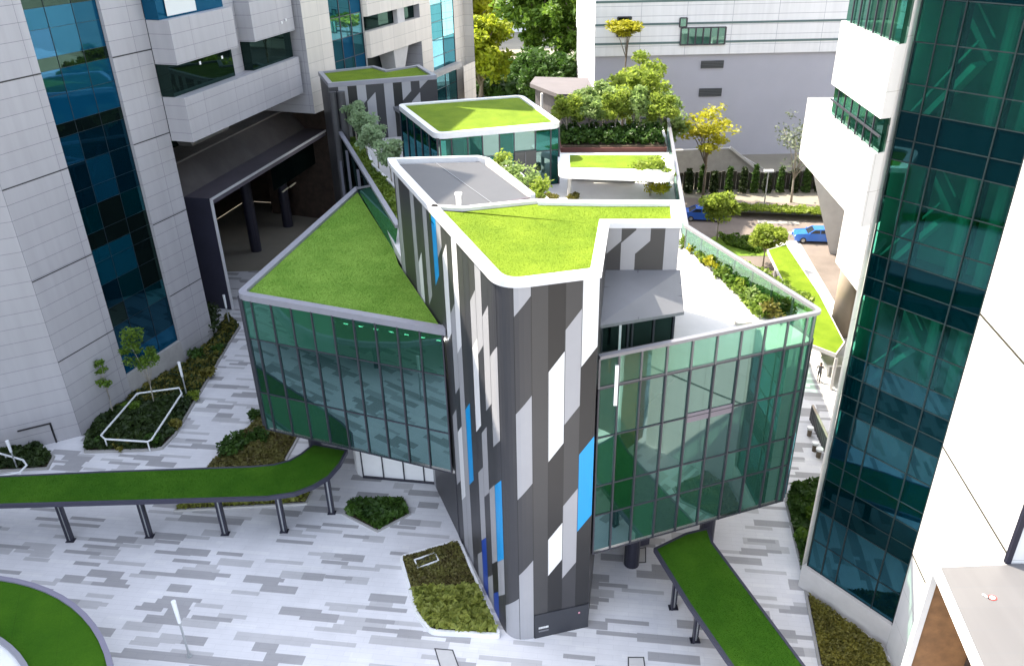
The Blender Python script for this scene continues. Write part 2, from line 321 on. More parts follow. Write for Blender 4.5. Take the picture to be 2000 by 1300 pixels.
# ------------------------------------------------------------------ mesh builder
class MB:
    def __init__(s): s.v = []; s.f = []; s.m = []; s.uv = []
    def face(s, pts, mi=0, uvs=None):
        i = len(s.v); s.v.extend(pts); s.f.append(tuple(range(i, i + len(pts)))); s.m.append(mi)
        s.uv.extend(uvs if uvs else [(p[0] * K, p[1] * K) for p in pts])
    def wall(s, a, b, z0, z1, mi=0, u0=0.0):
        """vertical quad from a to b; a->b has outside on the right-hand side"""
        L = dist(a, b)
        s.face([(a[0], a[1], z0), (b[0], b[1], z0), (b[0], b[1], z1), (a[0], a[1], z1)], mi,
               [(u0 * K, z0 * K), ((u0 + L) * K, z0 * K), ((u0 + L) * K, z1 * K), (u0 * K, z1 * K)])
        return u0 + L
    def prism(s, poly, z0, z1, mi=0, top=None, bot=None):
        """poly: 2D points; closed solid"""
        ar = sum(poly[i][0] * poly[(i + 1) % len(poly)][1] - poly[(i + 1) % len(poly)][0] * poly[i][1] for i in range(len(poly)))
        if ar < 0: poly = poly[::-1]
        u = 0
        for i in range(len(poly)): u = s.wall(poly[i], poly[(i + 1) % len(poly)], z0, z1, mi, u)
        s.face([(p[0], p[1], z1) for p in poly], mi if top is None else top)
        s.face([(p[0], p[1], z0) for p in poly[::-1]], mi if bot is None else bot)
    def loft(s, polya, za, polyb, zb, mi=0):
        n = len(polya)
        for i in range(n):
            j = (i + 1) % n
            s.face([(*polya[i], za), (*polya[j], za), (*polyb[j], zb), (*polyb[i], zb)], mi)
        s.face([(*p, zb) for p in polyb], mi); s.face([(*p, za) for p in polya[::-1]], mi)
    def beam(s, a, b, wd, ht, mi=0):
        """rectangular bar between two 3D points"""
        A, B = Vector(a), Vector(b); d = (B - A).normalized()
        up = Vector((0, 0, 1)) if abs(d.z) < 0.95 else Vector((0, 1, 0))
        sx = d.cross(up).normalized() * wd / 2; sz = sx.cross(d).normalized() * ht / 2
        q = [A - sx - sz, A + sx - sz, A + sx + sz, A - sx + sz, B - sx - sz, B + sx - sz, B + sx + sz, B - sx + sz]
        for f in ((0, 1, 2, 3), (7, 6, 5, 4), (0, 4, 5, 1), (1, 5, 6, 2), (2, 6, 7, 3), (3, 7, 4, 0)): s.face([tuple(q[i]) for i in f], mi)
    def tube(s, pts, r, mi=0, n=10, r1=None, cap=True):
        pts = [Vector(p) for p in pts]; rings = []
        m = len(pts)
        for i, p in enumerate(pts):
            d = (pts[min(i + 1, m - 1)] - pts[max(i - 1, 0)]).normalized()
            up = Vector((0, 0, 1)) if abs(d.z) < 0.9 else Vector((0, 1, 0))
            x = d.cross(up).normalized(); y = x.cross(d)
            rr = r if r1 is None else r + (r1 - r) * i / (m - 1)
            rings.append([tuple(p + (x * math.cos(t) + y * math.sin(t)) * rr) for t in (2 * math.pi * k / n for k in range(n))])
        for i in range(m - 1):
            for k in range(n):
                s.face([rings[i][k], rings[i][(k + 1) % n], rings[i + 1][(k + 1) % n], rings[i + 1][k]], mi)
        if cap: s.face(rings[0][::-1], mi); s.face(rings[-1], mi)
    def cyl(s, x, y, z0, z1, r, mi=0, n=20, r1=None): s.tube([(x, y, z0), (x, y, z1)], r, mi, n, r1)
    def build(s, name, mats, parent=None, smooth=False, base=None):
        if not isinstance(mats, (list, tuple)): mats = [mats]
        mats = [M[m] if isinstance(m, str) else m for m in mats]
        off = np.zeros(3)
        r = parent
        if r is not None:
            while r.parent is not None: r = r.parent
            off = np.array(r.get('_b', (0, 0, 0)))
        elif base is not None: off = np.array(base)
        v = np.array(s.v, dtype=np.float64).reshape(-1, 3) * K - off * K
        me = bpy.data.meshes.new(name)
        me.from_pydata(v.tolist(), [], s.f)
        for m in mats: me.materials.append(m)
        me.polygons.foreach_set('material_index', s.m)
        ul = me.uv_layers.new(name='UVMap'); ul.data.foreach_set('uv', np.array(s.uv, dtype=np.float32).ravel())
        if smooth: me.polygons.foreach_set('use_smooth', [True] * len(s.f))
        me.update()
        if smooth or True:
            import bmesh
            bm = bmesh.new(); bm.from_mesh(me); bmesh.ops.remove_doubles(bm, verts=bm.verts, dist=0.0005)
            bmesh.ops.recalc_face_normals(bm, faces=bm.faces) if False else None
            bm.to_mesh(me); bm.free()
        o = bpy.data.objects.new(name, me); COL.objects.link(o)
        if parent is not None: o.parent = parent
        else: o.location = tuple(off * K)
        return o

def thing(name, label, cat, base=(0, 0, 0), group=None):
    o = bpy.data.objects.new(name, None); COL.objects.link(o); o.empty_display_size = 0.3
    b = tuple(base) if len(base) == 3 else (base[0], base[1], 0)
    o.location = tuple(c * K for c in b); o['_b'] = b
    o['label'] = label; o['category'] = cat
    if group: o['group'] = group
    return o
def tag(o, label=None, cat=None, group=None, kind=None):
    if label: o['label'] = label
    if cat: o['category'] = cat
    if group: o['group'] = group
    if kind: o['kind'] = kind
    return o
def copy_tree(o, parent=None):
    c = o.copy(); COL.objects.link(c)
    if parent is not None: c.parent = parent
    for ch in list(o.children): copy_tree(ch, c)
    return c

# ------------------------------------------------------------------ 2D polygon helpers
def ccw(poly):
    ar = sum(poly[i][0] * poly[(i + 1) % len(poly)][1] - poly[(i + 1) % len(poly)][0] * poly[i][1] for i in range(len(poly)))
    return poly if ar > 0 else poly[::-1]
def offset(poly, d):
    """inset (d>0) of a CCW polygon"""
    n = len(poly); out = []
    for i in range(n):
        p0, p1, p2 = poly[i - 1], poly[i], poly[(i + 1) % n]
        a, b = unit(p0, p1), unit(p1, p2)
        n1, n2 = (-a[1], a[0]), (-b[1], b[0])
        k = 1 + n1[0] * n2[0] + n1[1] * n2[1]
        k = max(k, 0.2)
        out.append((p1[0] + d * (n1[0] + n2[0]) / k, p1[1] + d * (n1[1] + n2[1]) / k))
    return out
def rounded(poly, r, seg=6, only=None):
    n = len(poly); out = []
    for i in range(n):
        p0, p1, p2 = poly[i - 1], poly[i], poly[(i + 1) % n]
        if only is not None and i not in only: out.append(p1); continue
        rr = r[i] if isinstance(r, dict) else r
        a, b = unit(p1, p0), unit(p1, p2)
        t = min(rr, dist(p0, p1) * 0.45, dist(p1, p2) * 0.45)
        A, B = add2(p1, a, t), add2(p1, b, t)
        for k in range(seg + 1):
            q = k / seg
            out.append(((1 - q) ** 2 * A[0] + 2 * q * (1 - q) * p1[0] + q * q * B[0], (1 - q) ** 2 * A[1] + 2 * q * (1 - q) * p1[1] + q * q * B[1]))
    return out
def ring(mb, outer, inner, z0, z1, mi=0):
    n = len(outer)
    for i in range(n):
        j = (i + 1) % n
        mb.face([(*outer[i], z1), (*outer[j], z1), (*inner[j], z1), (*inner[i], z1)], mi)
        mb.face([(*outer[j], z0), (*outer[i], z0), (*inner[i], z0), (*inner[j], z0)], mi)
        mb.face([(*outer[i], z0), (*outer[j], z0), (*outer[j], z1), (*outer[i], z1)], mi)
        mb.face([(*inner[j], z0), (*inner[i], z0), (*inner[i], z1), (*inner[j], z1)], mi)
def inside(p, poly):
    c = False; n = len(poly)
    for i in range(n):
        a, b = poly[i], poly[i - 1]
        if (a[1] > p[1]) != (b[1] > p[1]) and p[0] < (b[0] - a[0]) * (p[1] - a[1]) / (b[1] - a[1]) + a[0]: c = not c
    return c

def curtain(root, a, b, z0, z1, cols, rows, pick, frame='mull', fw=0.06, fd=0.12, name='curtain_wall', pane='glass_pane', merged=None):
    """glazed wall from a to b (outside on the right of a->b): frame part with one child per pane.
    cols: fractions incl. 0 and 1; rows: heights incl. z0 and z1; pick(ci, ri) -> material or None"""
    d = unit(a, b); n = (d[1], -d[0]); L = dist(a, b)
    mb = MB()
    for f in cols:
        p = lerp2(a, b, f); q0 = add2(p, n, -0.02); q1 = add2(p, n, fd)
        c = lerp2(q0, q1, 0.5)
        mb.prism([add2(add2(c, d, -fw / 2), n, -fd / 2), add2(add2(c, d, fw / 2), n, -fd / 2), add2(add2(c, d, fw / 2), n, fd / 2), add2(add2(c, d, -fw / 2), n, fd / 2)], z0, z1)
    for z in rows:
        mb.prism([add2(a, n, -0.03), add2(b, n, -0.03), add2(b, n, fd * 0.45), add2(a, n, fd * 0.45)], z - fw * 0.4, z + fw * 0.4)
    fr = mb.build(name, frame, root)
    if merged:
        m = MB(); m.prism([add2(a, n, -0.012), add2(b, n, -0.012), b, a], z0, z1); m.build('glazing', merged, fr); return fr
    for ci in range(len(cols) - 1):
        for ri in range(len(rows) - 1):
            g = pick(ci, ri)
            if g is None: continue
            p, q = lerp2(a, b, cols[ci]), lerp2(a, b, cols[ci + 1])
            m = MB()
            m.prism([add2(p, n, -0.012), add2(q, n, -0.012), add2(q, n, 0.0), add2(p, n, 0.0)], rows[ri], rows[ri + 1])
            m.build(pane, g, fr)
    return fr

# ------------------------------------------------------------------ foliage
def leaves_into(mb_v, mb_f, cen, rad, n, size, rng, flat=0.0, long=1.6):
    c = np.array(cen); r = np.array(rad)
    u = rng.normal(size=(n, 3)); u /= np.linalg.norm(u, axis=1)[:, None]
    p = c + u * r * (rng.random((n, 1)) ** 0.45)
    a = rng.normal(size=(n, 3)); a[:, 2] *= (1 - flat) ; a /= np.linalg.norm(a, axis=1)[:, None]
    b = rng.normal(size=(n, 3)); b -= a * np.sum(a * b, axis=1)[:, None]; b[:, 2] *= (1 - flat); b /= np.linalg.norm(b, axis=1)[:, None]
    s = size * (0.6 + 0.8 * rng.random((n, 1)))
    a = a * s * long * 0.5; b = b * s * 0.5
    base = sum(len(x) for x in mb_v)
    mb_v.append(np.stack([p - a, p - b * 0.8, p + a, p + b * 0.8], axis=1).reshape(-1, 3))
    mb_f.append((np.arange(n * 4).reshape(n, 4) + base))
def mesh_from(name, vs, fs, mats, mi=None):
    v = np.concatenate(vs) * K; f = np.concatenate(fs)
    me = bpy.data.meshes.new(name)
    me.vertices.add(len(v)); me.vertices.foreach_set('co', v.astype(np.float32).ravel())
    me.loops.add(f.size); me.loops.foreach_set('vertex_index', f.astype(np.int32).ravel())
    me.polygons.add(len(f)); me.polygons.foreach_set('loop_start', np.arange(0, f.size, 4, dtype=np.int32))
    for m in (mats if isinstance(mats, (list, tuple)) else [mats]): me.materials.append(M[m] if isinstance(m, str) else m)
    if mi is not None: me.polygons.foreach_set('material_index', np.array(mi, dtype=np.int32))
    me.update(calc_edges=True); me.validate()
    return me

def tree(name, label, base, h, cr, trunk_h, leaf, n_cl, n_lf, size, seed, bark='bark', group=None, cat='tree', flat=0.25, squash=0.75, tr=0.05, spread=1.0, clr=0.42):
    """tapered trunk, limbs that reach into the clumps, and a crown of leaf clumps"""
    rng = np.random.default_rng(seed)
    t = thing(name, label, cat, base, group)
    cz = (trunk_h + h) / 2; rz = (h - trunk_h) / 2
    cl = []
    for i in range(n_cl):
        u = rng.normal(size=3); u /= np.linalg.norm(u); k = rng.random() ** 0.5
        cl.append((u[0] * cr * k * spread, u[1] * cr * k * spread, cz + u[2] * rz * k * 0.9))
    mb = MB(); lean = (rng.random() - .5) * 0.06 * h, (rng.random() - .5) * 0.06 * h
    top = (lean[0], lean[1], trunk_h + rz * 0.9)
    mb.tube([(0, 0, 0), (lean[0] * 0.3, lean[1] * 0.3, trunk_h * 0.5), (lean[0] * .7, lean[1] * .7, trunk_h), top], tr, 0, 8, tr * 0.35)
    for c in cl[:max(5, n_cl // 3)]:
        s0 = trunk_h * (0.75 + 0.3 * rng.random())
        mid = ((c[0]) * 0.45, (c[1]) * 0.45, s0 + (c[2] - s0) * 0.6)
        mb.tube([(lean[0] * .6, lean[1] * .6, s0), mid, c], tr * 0.45, 0, 5, tr * 0.12)
    o = mb.build('trunk', bark, None, smooth=True); o.parent = t
    vs, fs = [], []
    for c in cl:
        rr = cr * clr * (0.6 + 0.7 * rng.random())
        leaves_into(vs, fs, c, (rr, rr, rr * squash), int(n_lf * (0.6 + 0.8 * rng.random())), size, rng, flat)
    me = mesh_from('crown', vs, fs, leaf)
    c = bpy.data.objects.new('crown', me); COL.objects.link(c); c.parent = t
    return t
def place(t, base, label, rot=0, s=1.0):
    c = copy_tree(t); c.location = tuple(q * K for q in base); c.rotation_euler = (0, 0, rot); c.scale = (s, s, s); c['label'] = label
    return c
def bush(name, label, base, r, h, leaf, n, size, seed, group=None, cat='shrub', clumps=7):
    rng = np.random.default_rng(seed); vs, fs = [], []
    for i in range(clumps):
        a = rng.random() * 6.28; k = rng.random() ** 0.5
        leaves_into(vs, fs, (math.cos(a) * r * k * 0.7, math.sin(a) * r * k * 0.7, h * (0.3 + 0.45 * rng.random())), (r * 0.5, r * 0.5, h * 0.35), n // clumps, size, rng, 0.2)
    me = mesh_from(name, vs, fs, leaf); o = bpy.data.objects.new(name, me); COL.objects.link(o)
    o.location = tuple(q * K for q in base); tag(o, label, cat, group); return o
def cover(name, label, poly, z, h, leaf, dens, size, seed, mats2=None, cat='ground cover'):
    """low planting in a bed: nobody could count the plants"""
    rng = np.random.default_rng(seed)
    xs = [p[0] for p in poly]; ys = [p[1] for p in poly]
    area = (max(xs) - min(xs)) * (max(ys) - min(ys)); n = int(area * dens)
    px = rng.uniform(min(xs), max(xs), n); py = rng.uniform(min(ys), max(ys), n)
    ok = np.array([inside((a, b), poly) for a, b in zip(px, py)]); px, py = px[ok], py[ok]; n = len(px)
    hh = h * (0.35 + 0.65 * (0.5 + 0.5 * np.sin(px * 5.1 + 1.3) * np.cos(py * 4.3)))
    p = np.stack([px, py, z + hh * rng.random(n) ** 0.6], axis=1)
    a = rng.normal(size=(n, 3)); a[:, 2] *= 0.7; a /= np.linalg.norm(a, axis=1)[:, None]
    b = rng.normal(size=(n, 3)); b -= a * np.sum(a * b, axis=1)[:, None]; b[:, 2] *= 0.6; b /= np.linalg.norm(b, axis=1)[:, None]
    s = size * (0.6 + 0.8 * rng.random((n, 1))); a = a * s * 0.8; b = b * s * 0.5
    v = np.stack([p - a, p - b, p + a, p + b], axis=1).reshape(-1, 3)
    me = mesh_from(name, [v], [np.arange(n * 4).reshape(n, 4)], leaf)
    o = bpy.data.objects.new(name, me); COL.objects.link(o); tag(o, label, cat, None, 'stuff'); return o

def blades(part, poly, z, m, dens=800, size=0.05, seed=1):
    """blades of the artificial turf, a sub-part of the turf sheet"""
    rng = np.random.default_rng(seed); root = part
    while root.parent is not None: root = root.parent
    b0_ = np.array(root.get('_b', (0, 0, 0)))
    xs = [p[0] for p in poly]; ys = [p[1] for p in poly]; n = int((max(xs) - min(xs)) * (max(ys) - min(ys)) * dens)
    px_ = rng.uniform(min(xs), max(xs), n); py_ = rng.uniform(min(ys), max(ys), n)
    P_ = np.array(poly); c = np.zeros(n, bool)
    for i in range(len(P_)):
        a, b = P_[i], P_[i - 1]
        if a[1] == b[1]: continue
        hit = ((a[1] > py_) != (b[1] > py_)) & (px_ < (b[0] - a[0]) * (py_ - a[1]) / (b[1] - a[1]) + a[0]); c ^= hit
    px_, py_ = px_[c], py_[c]; n = len(px_)
    t = rng.random((n, 1)) * 6.283; wv = np.concatenate([np.cos(t), np.sin(t), np.zeros((n, 1))], 1) * size * .35
    up = np.concatenate([rng.normal(size=(n, 2)) * .45, np.ones((n, 1))], 1) * size * (.5 + .7 * rng.random((n, 1)))
    p = np.stack([px_, py_, np.full(n, z)], 1) - b0_
    v = np.stack([p - wv, p + wv, p + up + wv * .3, p + up - wv * .3], 1).reshape(-1, 3)
    me = mesh_from('grass_blades', [v], [np.arange(n * 4).reshape(n, 4)], m)
    o = bpy.data.objects.new('grass_blades', me); COL.objects.link(o); o.parent = part; o['kind'] = 'stuff'; return o

# ================================================================== GROUND
def sheet(name, poly, z, m, label=None):
    mb = MB(); mb.face([(p[0], p[1], z) for p in ccw(poly)]); o = mb.build(name, m); o['kind'] = 'structure'; return o
sheet('ground', [(-400, -80), (400, -80), (400, 500), (-400, 500)], -0.01, 'ground')
sheet('plaza', [(-30, 4), (17.5, 4), (17.5, 33), (13, 49), (-16, 50), (-30, 50)], 0.0, 'plaza')

# ================================================================== CENTRAL GLASS BUILDING
cb = thing('glass_building', 'green roofed glass building with a tall grey, white and blue panelled tower in the middle', 'building', (0, 22, 0))
# ---- panelled tower
A_ = (-4.28, 29.4); u1 = unit(A_, (-0.78, 20.05)); u2 = unit((0.03, 18.77), (2.33, 19.35))
C_ = (2.33, 19.35); D_ = (2.94, 22.96); E_ = (5.11, 22.83); F_ = (5.41, 24.79); G_ = (3.04, 24.95)
S_ST = 10.68
arc0 = add2(A_, u1, S_ST)
# corner where both lines meet
det = u1[0] * (-u2[1]) + u2[0] * u1[1]
_bx, _by = C_[0] - A_[0], C_[1] - A_[1]
tcor = (_bx * (-u2[1]) + u2[0] * _by) / det
cor = add2(A_, u1, tcor); tl = tcor - S_ST
arc1 = add2(cor, u2, tl)
NARC = 10
arc = [((1 - q) ** 2 * arc0[0] + 2 * q * (1 - q) * cor[0] + q * q * arc1[0], (1 - q) ** 2 * arc0[1] + 2 * q * (1 - q) * cor[1] + q * q * arc1[1]) for q in (k / NARC for k in range(NARC + 1))]
path = [A_] + arc + [C_]
cum = [0.0]
for i in range(1, len(path)): cum.append(cum[-1] + dist(path[i - 1], path[i]))
LT = cum[-1]
def at_s(s):
    if s <= 0: return add2(A_, u1, s)
    for i in range(1, len(path)):
        if s <= cum[i] + 1e-9: return lerp2(path[i - 1], path[i], (s - cum[i - 1]) / (cum[i] - cum[i - 1]))
    return path[-1]
ZT = 13.0; SL = 0.60
front_b = [LT - 0.47 * k for k in range(5, -1, -1)]       # boundaries of the five front columns
left_b = [0.0] + [10.4 - 0.54 * k for k in range(19, -1, -1)]
bounds = left_b + [10.4 + (front_b[0] - 10.4) * 0.5] + front_b
# colour runs per column from the top down: (material, height at the LEFT edge where the run ends)
runs = {
 0: [('D', 10.4), ('L', -9)], 1: [('L', -9)], 2: [('D2', -9)], 3: [('D', -9)], 4: [('D', -9)],
 5: [('L', -9)], 6: [('D', 10.2), ('Wp', 7), ('D', -9)], 7: [('D2', -9)], 8: [('L', 9), ('D', -9)], 9: [('D', -9)],
 10: [('B', 10.2), ('D', -9)], 11: [('L', 11.4), ('D', -9)], 12: [('D2', 11.7), ('Wp', 8.6), ('D', 5.65), ('L', 2.6), ('D', -9)],
 13: [('D2', 9.9), ('L', 6.85), ('D', 5.3), ('Wp', 2.3), ('L', -9)], 14: [('Wp', 8.7), ('L', -9)],
 15: [('D2', 6.88), ('B', 3.8), ('D', -9)], 16: [('D', 1.1), ('L', -9)],
 17: [('D2', 11.3), ('L', 9.75), ('Wp', 6.7), ('D', 5.1), ('L', 2.2), ('B2', -9)],
 18: [('L', 9.8), ('D', 7.0), ('L', 4.5), ('D', 1.0), ('L', -9)],
 19: [('D', 11.3), ('L', 8.15), ('D', 5.2), ('L', 2.1), ('K', 0.75), ('B2', -9)],
 20: [('D', 10.3), ('L', 7.2), ('D', 5.77), ('B', 2.66), ('L', 1.15), ('D', -9)],
 21: [('D', 1.25), ('L', -9)],
}
def zf(s, px_, py_):
    p = at_s(s); return zat(px_, py_, p[0], p[1])
b0, b1, b2, b3, b4, b5 = front_b
e_ = 0.01
runs[22] = [('L', zf(b0, 1002, 620)), ('D', zf(b0, 1006, 810)), ('L', zf(b0, 1008, 977)), ('D', zf(b0, 1012, 1124)), ('L', -9)]
runs[23] = [('D2', -9)]
runs[24] = [('K', zf(b2, 1071, 728)), ('Wp', zf(b2, 1071, 903)), ('K', zf(b2, 1069, 1055)), ('Wp', zf(b2, 1068, 1125)), ('K', -9)]
runs[25] = [('D2', zf(b3, 1105, 646)), ('L', zf(b3, 1103, 831)), ('D2', zf(b3, 1099, 989)), ('L', zf(b3, 1096, 1130)), ('D', -9)]
runs[26] = [('Wp', zf(b4, 1136, 718)), ('K', zf(b4, 1131, 889)), ('B', zf(b4, 1127, 1039)), ('K', -9)]
PM = ['D', 'D2', 'K', 'L', 'Wp', 'B', 'B2']
tw = {'dark': MB(), 'panels': []}
which = {'D': 'dark', 'D2': 'dark', 'K': 'dark', 'L': 'light', 'Wp': 'white', 'B': 'blue', 'B2': 'blue'}
def column_faces(sa, sb, rr, ptf, zbase, ztop, out, sl=SL):
    """slanted runs between stations sa and sb, split along the curve"""
    stn = [sa] + [c for c in cum[1:-1] if sa + 1e-3 < c < sb - 1e-3] + [sb]
    hi = None
    for (mn, zl) in rr:
        if which[mn] == 'dark': tgt = out['dark']
        else: tgt = MB(); out['panels'].append((which[mn], tgt))
        for i in range(len(stn) - 1):
            a, b = stn[i], stn[i + 1]; fa, fb = (a - sa) / (sb - sa), (b - sa) / (sb - sa)
            ta = ztop if hi is None else min(ztop, hi + sl * fa); tb = ztop if hi is None else min(ztop, hi + sl * fb)
            la = zbase if zl < -5 else max(zbase, zl + sl * fa); lb = zbase if zl < -5 else max(zbase, zl + sl * fb)
            la, lb = min(la, ztop), min(lb, ztop)
            if ta - la < 1e-4 and tb - lb < 1e-4: continue
            p, q = ptf(a), ptf(b)
            tgt.face([(*p, la), (*q, lb), (*q, tb), (*p, ta)], PM.index(mn))
        hi = zl
    return
def seam(mbx, s, ptf, z0, z1):
    p = ptf(s); q = ptf(s + 0.016); n = unit(p, q); n = (n[1], -n[0])
    mbx.face([(*add2(p, n, 0.003), z0), (*add2(q, n, 0.003), z0), (*add2(q, n, 0.003), z1), (*add2(p, n, 0.003), z1)], 2)
for i in range(len(bounds) - 1):
    column_faces(bounds[i], bounds[i + 1], runs.get(i, [('D', -9)]), at_s, 0.0, ZT - 0.2, tw)
    seam(tw['dark'], bounds[i] + 1e-3, at_s, 0.0, ZT - 0.2)
# right flank, wing face and the hidden backs
tw['dark'].wall(C_, D_, 0, ZT - 0.2, 0)
wl_ = dist(D_, E_)
wing = [('L', 12.0), ('D', -9)], [('D2', 12.35), ('D', -9)], [('L', -9)], [('D2', -9)], [('L', -9)]
wing = ([('L', 11.95), ('D', -9)], [('D2', 12.30), ('L', -9)], [('L', 11.95), ('D2', -9)], [('D2', -9)], [('L', -9)])
wat = lambda s: lerp2(D_, E_, s / wl_)
for i in range(5):
    column_faces(i * wl_ / 5, (i + 1) * wl_ / 5, wing[i], wat, 9.2, ZT - 0.2, tw, 0.42)
tw['dark'].wall(E_, F_, 9.2, ZT - 0.2, 0); tw['dark'].wall(F_, G_, 9.2, ZT - 0.2, 0)
Bk = (-0.9, 30.35); Bl = (-4.55, 30.3); Br = (0.75, 25.95)
tw['dark'].wall(G_, Br, 9.2, ZT - 0.2, 0); tw['dark'].wall(Br, Bk, 9.2, ZT - 0.2, 0); tw['dark'].wall(Bk, A_, 9.2, ZT - 0.2, 0)
cl_ = tw['dark'].build('tower_wall', PM, cb)
for k_, m_ in tw['panels']:
    if m_.f: m_.build({'light': 'grey_panel', 'white': 'white_panel', 'blue': 'blue_panel'}[k_], PM, cl_)
# service door at the foot with its small sign, and the plinth
n2 = (u2[1], -u2[0])
mb = MB(); a, b = at_s(b1 + 0.02), C_
mb.prism([a, add2(b, u2, -0.0), add2(b, n2, 0.03), add2(a, n2, 0.03)], 0.0, 1.05, 0)
sd_ = mb.build('service_door', [mat('door_black', (0.03, 0.032, 0.04), 0.35, noise=0.05)], cb)
rs = random.Random(4)
for row, (zz, hh, ln) in enumerate(((0.40, 0.085, 0.34), (0.26, 0.06, 0.30))):
    mb = MB(); s_ = b1 + 0.16
    while s_ < b1 + 0.16 + ln:
        wd = rs.uniform(0.022, 0.045)
        p, q = add2(at_s(s_), n2, 0.032), add2(at_s(s_ + wd), n2, 0.032)
        mb.prism([p, q, add2(q, n2, 0.004), add2(p, n2, 0.004)], zz, zz + hh)
        s_ += wd + 0.012
    mb.build('sign_lettering', ['white', mat('faded_sign', (0.22, 0.22, 0.24), 0.5)][row], sd_)

mb = MB(); p = add2(at_s(b5 - 0.36), n2, 0.032); q = add2(at_s(b5 - 0.30), n2, 0.032)
mb.prism([p, q, add2(q, n2, 0.006), add2(p, n2, 0.006)], 0.72, 0.79, 0); mb.build('door_sticker', [mat('pink_mark', (0.6, 0.25, 0.3), 0.5)], sd_)
# roof rim, turf, grey plate roof
outer = ccw([A_] + arc + [C_, D_, E_, F_, G_, (0.95, 25.15), (-1.7, 24.55), (-2.62, 24.97)])
RW = 0.26
def band(poly2, width, z0, z1, mbx, mi=0, closed=False, over=0.05):
    """rim along an open path, outer edge over the wall face, inner edge width further in (left of travel)"""
    n = len(poly2); L_, R_ = [], []
    for i in range(n):
        dd = []
        if i > 0: dd.append(unit(poly2[i - 1], poly2[i]))
        if i < n - 1: dd.append(unit(poly2[i], poly2[i + 1]))
        nn = [(-d[1], d[0]) for d in dd]
        if len(nn) == 2:
            k = max(0.25, 1 + nn[0][0] * nn[1][0] + nn[0][1] * nn[1][1]); v = ((nn[0][0] + nn[1][0]) / k, (nn[0][1] + nn[1][1]) / k)
        else: v = nn[0]
        R_.append(add2(poly2[i], v, -over)); L_.append(add2(poly2[i], v, width))
    for i in range(n - 1):
        mbx.face([(*R_[i], z1), (*R_[i + 1], z1), (*L_[i + 1], z1), (*L_[i], z1)], mi)
        mbx.face([(*R_[i], z0), (*R_[i + 1], z0), (*R_[i + 1], z1), (*R_[i], z1)], mi)
        mbx.face([(*L_[i + 1], z0), (*L_[i], z0), (*L_[i], z1), (*L_[i + 1], z1)], mi)
        mbx.face([(*R_[i + 1], z0), (*R_[i], z0), (*L_[i], z0), (*L_[i + 1], z0)], mi)
    for i in (0, n - 1):
        mbx.face([(*R_[i], z0), (*R_[i], z1), (*L_[i], z1), (*L_[i], z0)], mi)
mb = MB()
rim_path = [Bl] + [A_] + arc + [C_, D_, E_, F_, G_, (0.95, 25.2)]
band(rim_path, RW, ZT - 0.205, ZT - .03, mb)
mb.build('roof_rim', 'rim', cb)
mb = MB(); band([(0.95, 25.2), (-1.5, 24.6), (-2.5, 24.85)], 0.10, ZT - 0.24, ZT - 0.03, mb, over=0.12); mb.build('roof_kerb', 'conc_l', cb)
mb = MB()
mb.prism(offset(ccw([add2(A_, u1, 4.75), *arc, C_, D_, E_, F_, G_, (0.95, 25.2), (-1.5, 24.6), (-2.52, 24.8)]), 0.08), ZT - 0.5, ZT - 0.14)
tf_ = mb.build('roof_turf', 'turf', cb)
blades(tf_, offset(ccw([add2(A_, u1, 4.75), *arc, C_, D_, E_, F_, G_, (0.95, 25.2), (-1.5, 24.6), (-2.52, 24.8)]), RW), ZT - .14, 'turf', 900, .016, 1)
mb = MB()
plate = [add2(A_, u1, -0.85), add2(A_, u1, 5.0), (-1.5, 24.75), (0.62, 25.85), (-0.95, 30.05), (-4.3, 30.15)]
plate = [(-4.30, 30.0), (-2.45, 24.95), (-1.5, 24.72), (0.62, 25.85), (-1.05, 30.1)]
mb.prism(plate, ZT - 0.42, ZT - 0.16)
pl = mb.build('metal_roof', 'plate', cb)
mb = MB(); mb.beam((-2.75, 30.05, ZT - 0.15), (-0.55, 25.25, ZT - 0.15), 0.035, 0.02); mb.build('roof_seam', 'plate_l', pl)
mb = MB(); mb.prism([(-2.35, 24.86), (-1.5, 24.63), (0.7, 25.74), (0.62, 25.84), (-1.5, 24.74), (-2.4, 24.98)], ZT - 0.44, ZT - 0.145); mb.build('roof_gutter', [mat('gutter', (0.07, 0.055, 0.07), 0.6)], pl)
mb = MB(); band([(0.72, 25.75), (-0.85, 30.1), (-1.2, 30.42), (-4.6, 30.35)], 0.02, ZT - 0.3, ZT - 0.04, mb, over=0.16); mb.build('back_rim', 'rim', cb)
mb = MB(); mb.cyl(-1.62, 24.95, ZT - 0.2, ZT + 0.28, 0.09, 0, 12); mb.cyl(-1.62, 24.95, ZT + 0.26, ZT + 0.33, 0.12, 0, 12); mb.build('roof_vent', 'white', cb)

